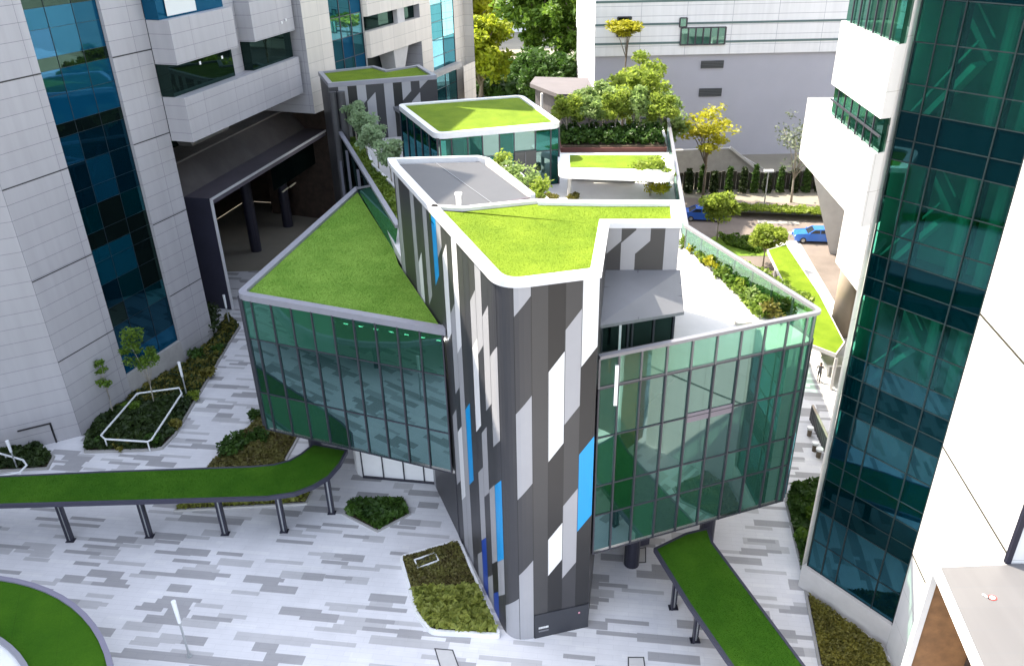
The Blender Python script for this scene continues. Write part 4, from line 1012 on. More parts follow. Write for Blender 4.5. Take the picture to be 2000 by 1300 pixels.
# ================================================================== FAR LEFT OFFICE BUILDING (next tower along)
fb = thing('office_building', 'beige office tower further back on the left with bright teal glass strips', 'building', (-12, 60, 0))
c2 = bt(s_end + 0.45, 0.35); g = fd
ct = lambda s, o=0.0: add2(add2(c2, g, s), (g[1], -g[0]), o)
def s_far(px, py):
    p = onplane(px, py, c2, ct(1)); return (p[0] - c2[0]) * g[0] + (p[1] - c2[1]) * g[1]
w1 = s_far(655, 130); w2 = s_far(716, 100); w3 = s_far(822, 60); w4 = s_far(843, 60); w5 = s_far(889, 60); w6 = s_far(912, 40)
mb = MB(); mb.prism([ct(w2, -3.6), ct(w5, -.6), ct(w5, -10), ct(w2, -10)], 0, 9.9); mb.build('base_wall', 'wood', fb)
mb = MB()
u = mb.wall(ct(-0.1, -6), ct(0), 10.0, TOPF, 1); mb.wall(ct(0), ct(w1), 10.0, TOPF, 0); mb.face([(*p, 10.0) for p in (ct(-.1, -6), ct(w1, -6), ct(w1), ct(0))])
mb.wall(ct(w2), ct(w2, -0.6), 0, TOPF, 0)
mb.wall(ct(w3, -1.6), ct(w3), 0, TOPF, 1); mb.wall(ct(w3), ct(w4), 0, TOPF, 0)
mb.wall(ct(w5, -.2), ct(w5, .6), 0, 4.2, 0); mb.wall(ct(w5, .6), ct(w6, .6), 5.6, 9.2, 0); mb.wall(ct(w5, -.3), ct(w6, -.3), 0, TOPF, 0)
mb.wall(ct(w6, .6), ct(w6, -12), 0, TOPF, 0); mb.wall(ct(w6, -14), ct(-.1, -14), 10.0, TOPF, 0)
mb.face([(*p, TOPF) for p in (ct(0), ct(w6), ct(w6, -14), ct(0, -14))], 0)
mb.build('facade_wall', ['clad_far', 'clad'], fb)
rF = [9.95 + 1.31 * k for k in range(12)]
curtain(fb, ct(w1, -.15), ct(w2, -.15), rF[0], rF[-1], [0, .33, .66, 1], rF, lambda c, r: 'g_cyan' if (c * 5 + r * 7) % 5 < 2 else ('g_blue' if (c + r) % 3 == 0 else 'g_dteal'), 'mull', .05, .05)
curtain(fb, ct(w4, -.1), ct(w5, -.1), 4.0, rF[-1], [0, .5, 1], [4.0 + 1.31 * k for k in range(16)], lambda c, r: 'g_cyan' if (c * 3 + r * 4) % 5 < 3 else 'g_dteal', 'mull', .05, .05)
mb = MB(); mb.wall(ct(w1, -.5), ct(w2, -.5), 9.95, TOPF); mb.wall(ct(w4, -.8), ct(w5, -.8), 0, TOPF); mb.wall(ct(w2, -1.7), ct(w3, -1.7), 0, TOPF); mb.build('inner_wall', 'inner_dark', fb)
mb = MB(); mb.wall(ct(w4, .02), ct(w5, .02), 0, 4.0); mb.build('base_glazing', 'g_dteal', fb)
def zfar(px, py): return onplane(px, py, c2, ct(1))[2]
z1t, z1b = zfar(800, 40), zfar(800, 88); z2b = zfar(760, 22)
for (za, zb_) in ((z1b, z1t), (z2b, TOPF)):
    mb = MB(); a = ct(w2 + .05, -.5); b = ct(w2 + .6, 0)
    mb.wall(a, b, za, zb_); mb.wall(b, ct(w3), za, zb_)
    for z, fl_ in ((za, 1), (zb_, 0)):
        pts = [(*p, z) for p in (a, b, ct(w3), ct(w3, -1.6), ct(w2, -1.6))]; mb.face(pts[::-1] if fl_ else pts)
    mb.build('balcony_band', 'clad_far', fb)
mb = MB(); mb.wall(ct(w2 + .3, -.5), ct(w3, -.5), z1t, z2b); mb.build('ribbon_window', 'g_black', fb)
mb = MB(); sm = (w2 + w3) / 2 + .6; mb.loft([ct(sm, -1.4), ct(sm + .8, -1.4), ct(sm + .8, -.4), ct(sm, -.4)], z1b - 2.6, [ct(sm - .8, -1.4), ct(sm + 1.6, -1.4), ct(sm + 1.6, -.1), ct(sm - .8, -.1)], z1b)
mb.prism([ct(sm + .2, -.45), ct(sm + 1.3, -.45), ct(sm + 1.3, -.1), ct(sm + .2, -.1)], z1t, TOPF); mb.build('brackets', 'conc_l', fb)
mb = MB(); mb.prism([ct(w2 + .5, .3), ct(w5, .5), ct(w5, -1.6), ct(w2 + .5, -1.6)], z1b - 3.0, z1b - 2.6); mb.build('ledge', 'conc', fb)

# ================================================================== RIGHT OFFICE BUILDING
rbd = thing('office_building', 'bright white office building on the right with a tall dark green glass stair strip', 'building', (14, 20, 0))
h0 = (9.98, 20.85); h1 = (11.85, 18.25); hd = unit(h0, h1); hn = (hd[1], -hd[0])    # travelling towards the camera; outside on the right = towards the court
ht = lambda s, o=0.0: add2(add2(h0, hd, s), hn, o)
HG = dist(h0, h1); TOPR = 27.0
mb = MB()
mb.wall(ht(-.12), ht(HG + .05), 0, 1.0, 1, 0)
WE = (11.36, 13.92); mb.wall(ht(HG + .05), WE, 0, TOPR, 0, 0); mb.wall(WE, (40, 12), 0, TOPR, 0)
mb.wall(ht(-.12, -.3), ht(-.12), 0, TOPR, 0)
mb.wall(ht(HG + .05), ht(HG + .05, -.5), 1.0, TOPR, 0)
mb.wall((40, 12), (40, 60), 0, TOPR, 0)
mb.face([(*p, TOPR) for p in (ht(-.12, -.2), ht(HG + .05), WE, (40, 12), (40, 60), (17.5, 50), (12.5, 27), (10.6, 25.2))], 0)
mb.face([(*ht(-.1), 1.0), (*ht(HG), 1.0), (*ht(HG, -.3), 1.0), (*ht(-.1, -.3), 1.0)], 1)
mb.build('facade_wall', ['clad_w', 'conc_l'], rbd)
rowsR = [1.0, 2.2, 3.45]
for k in range(1, 7):
    z = 0.15 + 3.94 * k
    rowsR += [z - .02, z + .68, z + 1.36, z + 2.36, z + 3.36]
rowsR = [r_ for r_ in rowsR if r_ < 25.0]
rg = random.Random(5)
def rpick(ci, ri):
    z = rowsR[ri]; h_ = (z - 0.15) % 3.94
    if h_ > 3.2 and z < 24 : return 'g_floor'
    if z < 6.4: return 'g_tower2'
    if z < 9.0: return 'g_mid'
    return 'g_tower'
curtain(rbd, ht(0.02, -.12), ht(HG, -.12), 1.0, rowsR[-1], [0, .17, .34, .76, 1], rowsR, rpick, [mat('green_black_frame', (0.006, 0.016, 0.018), 0.4)], 0.035, 0.04)
for z in [0.15 + 3.94 * k for k in range(1, 7)]:
    mb = MB(); mb.prism([ht(.05, -.35), ht(HG - .02, -.35), ht(HG - .02, -.2), ht(.05, -.2)], z - .62, z - .02); mb.build('floor_edge', [mat('floor_edge_dark', (0.006, 0.012, 0.02), .5)], rbd)
for f_ in (.34, .76):
    mb = MB(); s_ = HG * f_; mb.prism([ht(s_ - .06, -.4), ht(s_ + .06, -.4), ht(s_ + .06, -.2), ht(s_ - .06, -.2)], 1.0, TOPR); mb.build('inner_mullion', [mat('inner_mullion_dark', (0.006, 0.014, 0.018), .5)], rbd)
wed = unit(ht(HG + .05), WE); wen = (wed[1], -wed[0])
for z in (4.0, 7.95, 12.06, 16.1, 20.0):
    mb = MB(); a_, b_ = add2(ht(HG + .05), wen, .003), add2(WE, wen, .003); mb.face([(*a_, z - .035), (*b_, z - .035), (*b_, z + .035), (*a_, z + .035)]); mb.build('storey_joint', [mat('brown_gap', (0.035, 0.03, 0.02), .8)], rbd)
mb = MB(); mb.beam((WE[0] - .02, WE[1], 7.8), (WE[0] - .02, WE[1], TOPR), .12, .10); mb.build('corner_trim', 'darkmetal', rbd)
# stair hall behind the glass: floors, flights, columns, walls lightened in colour for want of light
mb = MB()
mb.wall(ht(0.05, -2.4), ht(HG, -2.4), 0, TOPR, 0); mb.wall(ht(HG, -2.4), ht(HG, -.2), 0, TOPR, 0); mb.wall(ht(0.05, -.2), ht(0.05, -2.4), 0, TOPR, 0)
mb.build('stair_hall_wall', 'hall_green', rbd)
lv = [0.15 + 3.94 * k for k in range(7)]
for z in lv[1:]:
    mb = MB(); mb.prism([ht(0.08, -2.35), ht(HG - .05, -2.35), ht(HG - .05, -.22), ht(0.08, -.22)], z - .3, z); mb.build('floor_slab', 'inner_floor', rbd)
mb = MB()
for z in lv:
    for (s0, s1, o, za, zb_) in ((0.15, 1.5, -.55, z, z + 1.97), (1.5, 0.15, -1.3, z + 1.97, z + 3.7)):
        mb.beam((*ht(s0, o), za), (*ht(s1, o), zb_), .55, .14, 0)
        mb.beam((*ht(s0, o + .3), za + .55), (*ht(s1, o + .3), zb_ + .55), .05, .05, 0)
mb.build('stair_flights', 'inner_white', rbd)
for s_ in (1.75, 2.55):
    mb = MB(); mb.cyl(*ht(s_, -1.2), 0, TOPR, .16, 0, 12); mb.build('stair_column', 'inner_white', rbd)
# bays stepping back along the court
w0 = (9.58, 20.82); wdr = unit(w0, (10.12, 27.6)); wn = (-wdr[1], wdr[0])   # outward normal towards -x
wt = lambda s, o=0.0: add2(add2(w0, wdr, s), wn, o)
SE, SF = 4.55, 6.85
def bay(name, z0, z1, s1, m='clad_w', o=0.0):
    b_ = MB(); b_.wall(wt(s1, o), wt(0, o), z0, z1, 0, 0); b_.wall(wt(0, o), ht(-.12, .0), z0, z1, 0, s1); b_.wall(wt(s1, -3), wt(s1, o), z0, z1)
    poly = [wt(s1, o), wt(0, o), ht(-.12), ht(-.12, -1), wt(s1, -3)]
    b_.face([(*p, z1) for p in poly]); b_.face([(*p, z0) for p in poly[::-1]])
    return b_.build(name, m, rbd)
bay('bay_parapet', 13.45, 15.5, SF); bay('bay_parapet', 16.4, 18.22, SE); bay('bay_parapet', 20.3, 22.3, SE)
for za, zb_ in ((15.5, 16.4), (18.22, 20.3)):
    mb = MB()
    mb.wall(wt(SE - .05, -.12), wt(.05, -.12), za, zb_); mb.wall(wt(.05, -.12), add2(ht(-.12), hd, -.05), za, zb_); f_ = mb.build('ribbon_window', 'g_bay', rbd)
    mb = MB(); mb.beam((*wt(SE, -.06), (za + zb_) / 2), (*wt(.0, -.06), (za + zb_) / 2), .05, .05)
    for k in range(1, 7): mb.beam((*wt(SE * k / 7, -.08), za), (*wt(SE * k / 7, -.08), zb_), .04, .04)
    mb.build('window_bars', 'mull', f_)
mb = MB(); mb.wall(wt(SE, -1.4), wt(0, -1.4), 13.5, TOPR); mb.wall(wt(SF, -3), wt(SE, -1.4), 13.5, TOPR); mb.build('inner_wall', 'inner_green', rbd)
# lower block set back, with its soffit, pier and round column
c0, c1 = P2(1672, 566, 4.7), P2(1637, 519, 4.7); cdir = unit(c0, c1)
cA, cB = add2(c0, cdir, -9), add2(c1, cdir, 0.5)
mb = MB(); mb.wall(cB, cA, 4.7, 11.0); mb.wall((cB[0] + 10, cB[1] + 1), cB, 4.7, 11.0); pts = [(*p, 4.7) for p in (cB, cA, (40, 20), (40, 52))]; mb.face(pts)
mb.build('lower_block', 'clad_w', rbd)
cpx = P2(1632, 655, 0); mb = MB(); mb.cyl(cpx[0] + .4, cpx[1] + .3, 0, 4.72, .62, 0, 24); mb.build('round_column', [mat('brown_column', (0.30, 0.25, 0.20), 0.4, noise=.05)], rbd, smooth=True)
pb_ = P2(1628, 496, 0)
def on_y(px, py, y): return onplane(px, py, (0, y), (1, y))
yb = pb_[1]; t0, t1 = on_y(1568, 305, yb), on_y(1648, 408, yb)
mb = MB()
q0, q1 = (pb_[0] - .25, yb), (pb_[0] + .25, yb)
mb.loft([q0, q1, (q1[0] + .4, yb + 1.2), (q0[0] + .4, yb + 1.2)], 0, [(t0[0], yb), (t0[0] + 3.2, yb), (t0[0] + 4.5, yb + 3), (t0[0] + 1.2, yb + 3)], t0[2] + 1.2)
mb.build('tapered_pier', 'conc_l', rbd)
mb = MB(); mb.prism([(t0[0] + 1.6, yb - 6), (40, yb - 6), (40, yb + 3.2), (t0[0] + 1.9, yb + 3.2)], t0[2] + .9, 9.4); mb.build('far_block', 'clad_w', rbd)
# entrance box at the bottom right
ez = 7.8; ea = P(1828, 1108, ez); eb = P2(1912, 1304, ez)
ebx = thing('entrance_box', 'white framed entrance box with pale panel roof and brown timber lining at lower right', 'entrance', (ea[0] + 1, ea[1] - 1, 0))
ea2 = (ea[0], ea[1]); ed = unit(ea2, eb); er = add2(eb, ed, 1.2); eR = (ea2[0] + 3.2, ea2[1] + .1)
mb = MB(); mb.prism(ccw([ea2, er, (er[0] + 3.2, er[1]), eR]), ez - .16, ez); mb.build('roof_slab', [clad('roof_panel', (0.125, 0.122, 0.125), 30, 0.9, seam=(.12, .12, .125), mort=.02, vary=.02)], ebx)
mb = MB(); mb.beam((ea2[0], ea2[1], ez - .02), (*er, ez - .02), .16, .14); mb.beam((ea2[0], ea2[1], 0), (ea2[0], ea2[1], ez), .16, .14); mb.build('frame', 'white', ebx)
mb = MB(); ein = (-ed[1], ed[0])
if ein[0] < 0: ein = (ed[1], -ed[0])
mb.wall(add2(er, ein, 1.3), add2(ea2, ein, 1.3), 0, ez - .16, 0); mb.wall(add2(ea2, ein, 2), add2(ea2, ein, .05), 0, ez - .16, 1); mb.build('timber_lining', ['wood', 'wood_l'], ebx)
mb = MB()
for k in range(7):
    p = add2(add2(ea2, ed, .15 + .32 * k), ein, 1.24); mb.beam((*p, ez - 1.2 - 1.7 * ((k * 5) % 3)), (*p, ez - .18 - .6 * ((k * 3) % 2)), .10, .06)
mb.build('timber_slats', 'wood_l', ebx)
mb = MB(); p = P(1938, 1166, ez + .012); n_ = 20
for k in range(n_):
    a0, a1 = 2 * math.pi * k / n_, 2 * math.pi * (k + 1) / n_
    mb.face([(p[0] + math.cos(t) * r, p[1] + math.sin(t) * r * .8, p[2]) for t, r in ((a0, .10), (a0, .07), (a1, .07), (a1, .10))][::-1])
mb.face([(p[0] + math.cos(2 * math.pi * k / n_) * .065, p[1] + math.sin(2 * math.pi * k / n_) * .052, p[2]) for k in range(n_)], 1)
b_ = P(1925, 1164, ez + .012); mb.face([(b_[0] - .05, b_[1] + .07, b_[2]), (b_[0] + .05, b_[1] - .08, b_[2]), (b_[0] + .09, b_[1] - .06, b_[2]), (b_[0], b_[1] + .08, b_[2])], 1)
mb.build('round_emblem', ['red', 'white'], ebx)

# ================================================================== BACK BUILDING
bb = thing('warehouse_building', 'wide white and lavender building across the back with few green windows', 'building', (20, 75, 0))
by = 75.0; b0x = 7.85
zs = lambda px, py: on_y(px, py, by)[2]
zj = zs(1300, 108)
mb = MB(); mb.wall((b0x, by), (60, by), zj, 24, 0); mb.wall((b0x, by + 20), (b0x, by), zj, 24, 0)
mb.face([(b0x, by, zj), (60, by, zj), (60, by + .5, zj), (b0x, by + .5, zj)][::-1], 0); mb.face([(b0x, by, 24), (60, by, 24), (60, by + 20, 24), (b0x, by + 20, 24)], 0)
mb.build('upper_wall', 'clad_back', bb)
mb = MB(); mb.wall((b0x + .1, by + .25), (60, by + .25), 0, zj, 0); mb.wall((b0x + .1, by + 20), (b0x + .1, by + .25), 0, zj, 0); mb.build('lower_wall', 'render_lav', bb)
mb = MB()
for py in (47, 84, 2):
    z = zs(1300, py); mb.prism([(b0x - .02, by - .03), (60, by - .03), (60, by), (b0x - .02, by)], z - .09, z + .09)
mb.build('joint_bands', [mat('green_grey_band', (0.10, 0.16, 0.16), .5)], bb)
for (xa, ya, xb, yb_, m_, nc) in ((1205, 33, 1233, 72, 'g_black', 1), (1328, 53, 1418, 88, 'g_green', 6), (1327, 35, 1342, 53, 'g_green', 1)):
    p, q = on_y(xa, yb_, by), on_y(xb, ya, by); mb = MB(); mb.prism([(p[0], by - .06), (q[0], by - .06), (q[0], by - .02), (p[0], by - .02)], p[2], q[2]); w_ = mb.build('window', m_, bb)
    mb = MB()
    for k in range(nc + 1): x = p[0] + (q[0] - p[0]) * k / nc; mb.beam((x, by - .08, p[2]), (x, by - .08, q[2]), .12, .06)
    mb.beam((p[0], by - .085, p[2]), (q[0], by - .085, p[2]), .06, .1); mb.beam((p[0], by - .085, q[2]), (q[0], by - .085, q[2]), .06, .1); mb.build('window_frame', 'mull', w_)
for (xa, ya, xb, yb_) in ((1368, 118, 1414, 134), (1364, 172, 1410, 189)):
    p, q = on_y(xa, yb_, by + .25), on_y(xb, ya, by + .25); mb = MB(); mb.prism([(p[0], by + .2), (q[0], by + .2), (q[0], by + .22), (p[0], by + .22)], p[2], q[2]); w_ = mb.build('louvre_window', [mat('louvre', (0.06, 0.07, 0.08), .5)], bb)
    mb = MB()
    for k in range(5): z = p[2] + (q[2] - p[2]) * (k + .5) / 5; mb.beam((p[0], by + .17, z), (q[0], by + .17, z), .05, .04)
    mb.build('louvre_slats', 'mull_l', w_)
# ramp wall in front
rpw = thing('ramp_wall', 'grey sloping ramp wall in front of the lavender building', 'wall', (18, 68, 0))
ry = 68.0; p0, p1, p2 = on_y(1330, 295, ry), on_y(1425, 290, ry), on_y(1515, 362, ry)
mb = MB(); xs_ = [(p0[0] - 2, p1[2] - .1), (p1[0], p1[2]), (p2[0], p2[2]), (p2[0] + 6, p2[2] - 1.5)]
for (xa, za), (xb, zb_) in zip(xs_[:-1], xs_[1:]):
    za, zb_ = max(za, .05), max(zb_, .05)
    mb.face([(xa, ry, 0), (xb, ry, 0), (xb, ry, zb_), (xa, ry, za)]); mb.face([(xa, ry, za), (xb, ry, zb_), (xb, ry + .4, zb_), (xa, ry + .4, za)]); mb.face([(xb, ry + .4, 0), (xa, ry + .4, 0), (xa, ry + .4, za), (xb, ry + .4, zb_)])
mb.build('wall_body', 'conc', rpw)
mb = MB(); mb.beam((p1[0], ry - .1, p1[2] + .12), (p2[0], ry - .1, p2[2] + .12), .3, .22); mb.build('coping', 'conc_l', rpw)
# shelter behind the terrace
sh = thing('garden_shelter', 'flat roofed grey shelter with slatted sides between the trees at the back', 'shelter', (6, 78, 0))
shz = 6.2
q = [P2(1035, 163, shz), P2(1045, 150, shz), P2(1205, 154, shz), P2(1212, 184, shz), P2(1090, 184, shz)]
mb = MB(); mb.prism(ccw(q), shz - .35, shz); mb.build('roof_slab', [mat('dusty_roof', (0.085, 0.075, 0.08), .7, noise=.15, nscale=.4)], sh)
mb = MB(); mb.prism(offset(ccw(q), .5), 0, shz - .35); mb.build('slatted_wall', [mat('slat_grey', (0.07, 0.065, 0.07), .8, noise=.3, nscale=1.0)], sh)
mb = MB(); p = P2(1058, 175, shz); mb.cyl(p[0], p[1] - .2, 0, shz - .3, .12, 0, 8); mb.build('post', 'white', sh)

# ================================================================== COVERED WALKWAYS
WZ = 2.05
def walkway(name, label, poly, posts, base, turf_m='turf_dark', fold=None):
    t = thing(name, label, 'covered walkway', base)
    mb = MB(); mb.prism(offset(poly, .03), WZ - 0.16, WZ - 0.02); mb.build('roof_slab', 'darkmetal', t)
    mb = MB(); ring(mb, offset(poly, -0.02), offset(poly, 0.07), WZ - 0.17, WZ + 0.005); mb.build('roof_edge', 'navy', t)
    mb = MB(); mb.prism(offset(poly, 0.06), WZ - 0.1, WZ - 0.01); tf_ = mb.build('roof_turf', turf_m, t); blades(tf_, [p for p in offset(poly, .08)], WZ - .01, turf_m, 900, .024, 3)
    for (x, y, dx, dy) in posts:
        mb = MB()
        # twin-blade post
        for k in (-1, 1):
            mb.beam((x + dx * .075 * k, y + dy * .075 * k, 0.0), (x + dx * .075 * k, y + dy * .075 * k, WZ - 0.2), .07, .17)
        mb.beam((x, y, 0.03), (x, y, WZ - .2), .10, .08, 1)
        mb.prism([(x - .16, y - .12), (x + .16, y - .12), (x + .16, y + .12), (x - .16, y + .12)], 0.0, 0.025)
        mb.build('post', ['darkmetal', 'steel'], t)
    return t
nearL = [P2(x, y, WZ) for x, y in ((-420, 1003), (0, 985), (250, 978), (420, 973), (520, 970))]
curve = [P2(x, y, WZ) for x, y in ((575, 962), (612, 948), (642, 930), (664, 905), (678, 878))]
farL = [P2(x, y, WZ) for x, y in ((612, 866), (588, 885), (565, 898), (535, 906), (490, 910), (400, 913), (200, 920), (0, 929), (-420, 945))]
lpoly2 = ccw(nearL + curve + farL)
pl_ = [P2(x, y, 0) for x, y in ((138, 1056), (292, 1048), (440, 1043), (555, 1038), (648, 1002))]
walkway('covered_walkway', 'long curved walkway roof with dark green turf on blade posts at left', lpoly2, [(p[0], p[1] + .03, 1, 0) for p in pl_], (-11, 24, 0))
rpoly2 = ccw([P2(x, y, WZ) for x, y in ((1278, 1070), (1345, 1178), (1440, 1315), (1480, 1380), (1650, 1380), (1580, 1310), (1392, 1058), (1383, 1030), (1340, 1040))])
pr_ = [P2(x, y, 0) for x, y in ((1312, 1186), (1354, 1250), (1424, 1345))]
wr = walkway('covered_walkway', 'straight walkway roof with dark green turf running out from under the glass box at right', rpoly2, [(p[0] + .05, p[1], 0.8, .6) for p in pr_], (6, 18, 0))
mb = MB(); a, b = P2(1372, 1056, WZ), P2(1545, 1310, WZ); mb.beam((*a, WZ - .008), (*b, WZ - .008), .03, .012); mb.build('turf_joint', 'turf_dark', wr)
# round canopy, lower left
rcx = thing('round_canopy', 'round canopy with a bright turf ring and a white middle at lower left', 'canopy', (-17.5, 15.5, 0))
o1, o2, o3 = P2(0, 1125, WZ), P2(180, 1210, WZ), P2(222, 1300, WZ)
def circ(a, b, c):
    ax, ay = a; bx, by_ = b; cx, cy = c
    d_ = 2 * (ax * (by_ - cy) + bx * (cy - ay) + cx * (ay - by_))
    ux = ((ax * ax + ay * ay) * (by_ - cy) + (bx * bx + by_ * by_) * (cy - ay) + (cx * cx + cy * cy) * (ay - by_)) / d_
    uy = ((ax * ax + ay * ay) * (cx - bx) + (bx * bx + by_ * by_) * (ax - cx) + (cx * cx + cy * cy) * (bx - ax)) / d_
    return (ux, uy), math.hypot(ax - ux, ay - uy)
cc_, cr_ = circ(o1, o2, o3)
ci_ = dist(cc_, P2(22, 1262, WZ)) - .12
NR = 72
def circle(r, n=NR): return [(cc_[0] + r * math.cos(2 * math.pi * k / n), cc_[1] + r * math.sin(2 * math.pi * k / n)) for k in range(n)]
mb = MB(); ring(mb, circle(cr_), circle(cr_ - .16), WZ - .25, WZ + .04); mb.build('outer_rim', [mat('mauve_rim', (0.20, 0.19, 0.25), .4)], rcx)
mb = MB(); ring(mb, circle(cr_ - .15), circle(ci_ + .14), WZ - .2, WZ - .02); mb.build('roof_turf', [turf('ring_turf', (0.028, 0.100, 0.003), (0.055, 0.145, 0.006))], rcx)
mb = MB(); ring(mb, circle(ci_ + .15), circle(ci_), WZ - .25, WZ + .06); mb.build('inner_rim', [M['rim_grey']], rcx)
mb = MB(); mb.prism(circle(ci_ + .01), WZ - .2, WZ - .04); mb.build('skylight', 'white', rcx)
for k in range(8):
    a = 2 * math.pi * k / 8 + .2; r = (cr_ + ci_) / 2; mb = MB(); mb.cyl(cc_[0] + r * math.cos(a), cc_[1] + r * math.sin(a), 0, WZ - .2, .12, 0, 12); mb.build('post', 'darkmetal', rcx)

# ================================================================== PLANTERS
def planter(name, label, poly, kerb=0.12, h=0.18, m='conc_l', w_=0.09):
    poly = ccw(poly); t = thing(name, label, 'planter', (sum(p[0] for p in poly) / len(poly), sum(p[1] for p in poly) / len(poly), 0))
    mb = MB(); ring(mb, poly, offset(poly, w_), 0.0, h); mb.build('kerb', m, t)
    mb = MB(); mb.prism(offset(poly, w_ * .8), 0.0, h - 0.04); mb.build('soil', 'soil', t)
    return offset(poly, w_ + .02)
def px(pts, z=0.0): return [P2(x, y, z) for x, y in pts]
p4 = planter('planter_bed', 'white kerbed planter against the foot of the panelled tower', rounded(ccw(px([(780, 1092), (898, 1058), (980, 1248), (840, 1240), (812, 1205)])), .25, 5, only=None), h=.20, m='white', w_=.10)
cut = lambda poly, f: [p for p in poly if f(p)]
def clip(poly, a, b):
    """keep the part of the polygon on the left of a->b"""
    out = []; n = len(poly); sd_ = lambda p: (b[0] - a[0]) * (p[1] - a[1]) - (b[1] - a[1]) * (p[0] - a[0])
    for i in range(n):
        p, q = poly[i], poly[(i + 1) % n]; s0, s1 = sd_(p), sd_(q)
        if s0 >= 0: out.append(p)
        if s0 * s1 < 0: out.append(lerp2(p, q, s0 / (s0 - s1)))
    return out
la_, lb_ = P2(780, 1158), P2(960, 1150)
cover('low_brown_grass', 'brownish low grass in the back half of the white kerbed planter', clip(p4, la_, lb_), .15, .14, 'lf_brown', 1500, .06, 1)
cover('leafy_ground_cover', 'yellow green leafy cover in the front half of the white kerbed planter', clip(p4, lb_, la_), .15, .26, [M['lf_cover']], 420, .17, 2)
hp_ = thing('drain_hatch', 'grey hatch in a white frame set in the corner of the white kerbed planter', 'hatch', P(832, 1092, .2))
q = px([(808, 1092), (850, 1078), (858, 1094), (815, 1110)], .24); mb = MB(); ring(mb, ccw(q), offset(ccw(q), .05), .1, .26); mb.build('frame', 'white', hp_); mb = MB(); mb.prism(offset(ccw(q), .045), .1, .22); mb.build('lid', 'plate', hp_)
p3 = planter('planter_bed', 'small pentagon planter of dense dark green plants alone on the plaza', px([(668, 1005), (690, 978), (792, 976), (803, 1005), (737, 1040)]), h=.06, m='conc')
cover('leafy_ground_cover', 'dense dark green leafy plants in the small pentagon planter', p3, .05, .32, 'lf_dark', 520, .16, 3)
p2a = px([(340, 1000), (360, 972), (408, 908), (500, 820), (520, 800), (590, 846), (560, 900), (612, 962), (600, 986)])
p2_ = planter('planter_bed', 'planter running under the curved walkway with a white front kerb', p2a, h=.10, m='conc_l')
cover('leafy_ground_cover', 'brown green low cover filling the planter under the curved walkway', p2_, .08, .22, 'lf_brown', 900, .085, 4)
cover('leafy_front_cover', 'yellow green leafy strip at the front of the planter under the walkway', clip(p2_, P2(300, 950), P2(640, 940)) if False else clip(p2_, P2(640, 950), P2(300, 950)), .08, .32, 'lf_cover', 420, .16, 5)
p1a = px([(165, 885), (168, 850), (250, 770), (360, 716), (420, 660), (445, 615), (470, 640), (452, 668), (345, 850), (318, 878), (280, 882)])
p1_ = planter('planter_bed', 'long dark planter along the foot of the left office building', p1a, h=.12, m='conc')
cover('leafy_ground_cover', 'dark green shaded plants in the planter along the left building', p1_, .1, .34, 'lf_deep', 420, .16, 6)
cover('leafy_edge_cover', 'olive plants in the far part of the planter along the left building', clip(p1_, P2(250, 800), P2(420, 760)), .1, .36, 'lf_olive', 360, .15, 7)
p5a = px([(-60, 925), (95, 917), (108, 892), (60, 858), (-10, 835), (-60, 850)])
p5_ = planter('planter_bed', 'dark planter at the left edge of the plaza', p5a, h=.1, m='conc')
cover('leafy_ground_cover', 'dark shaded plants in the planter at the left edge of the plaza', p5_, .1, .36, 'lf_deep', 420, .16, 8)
p6a = px([(1532, 978), (1546, 944), (1614, 944), (1612, 1000), (1585, 1110), (1570, 1140)])
p6_ = planter('planter_bed', 'narrow bed of green plants beside the dark glass strip at right', p6a, h=.05, m='conc')
cover('leafy_ground_cover', 'green leafy plants beside the dark glass strip at right', p6_, .04, .40, 'lf_dark', 480, .16, 9)
p7a = px([(1570, 1152), (1722, 1262), (1760, 1330), (1640, 1340), (1598, 1300)])
p7_ = planter('planter_bed', 'triangular bed of olive brown plants below the dark glass strip', p7a, h=.05, m='conc')
cover('low_brown_grass', 'olive brown low grass in the bed below the dark glass strip', p7_, .04, .22, 'lf_olive', 1800, .06, 10)
# seat rail frame in the long planter
rl_ = thing('planter_guard_rail', 'white tube guard rail forming a box in the dark planter at left', 'guard rail', P(270, 860, 0))
q = [P(*p, .55) for p in ((268, 768), (197, 850), (205, 857), (288, 862), (296, 858), (355, 768), (350, 757))]
mb = MB(); mb.tube(q + [q[0]], .045, 0, 8); mb.build('rail', 'lamp_white', rl_)
for p in (q[0], q[2], q[3], q[5]):
    mb = MB(); mb.cyl(p[0], p[1], .05, .55, .035, 0, 8); mb.build('post', 'lamp_white', rl_)
rl2 = thing('planter_guard_rail', 'white tube guard rail in the dark planter at the left edge', 'guard rail', P(20, 900, 0))
q = [P(*p, .5) for p in ((-60, 868), (10, 888), (45, 898), (52, 908), (38, 922), (-60, 940))]
mb = MB(); mb.tube(q, .045, 0, 8); mb.build('rail', 'lamp_white', rl2)
for p in (q[1], q[4]):
    mb = MB(); mb.cyl(p[0], p[1], .05, .5, .035, 0, 8); mb.build('post', 'lamp_white', rl2)
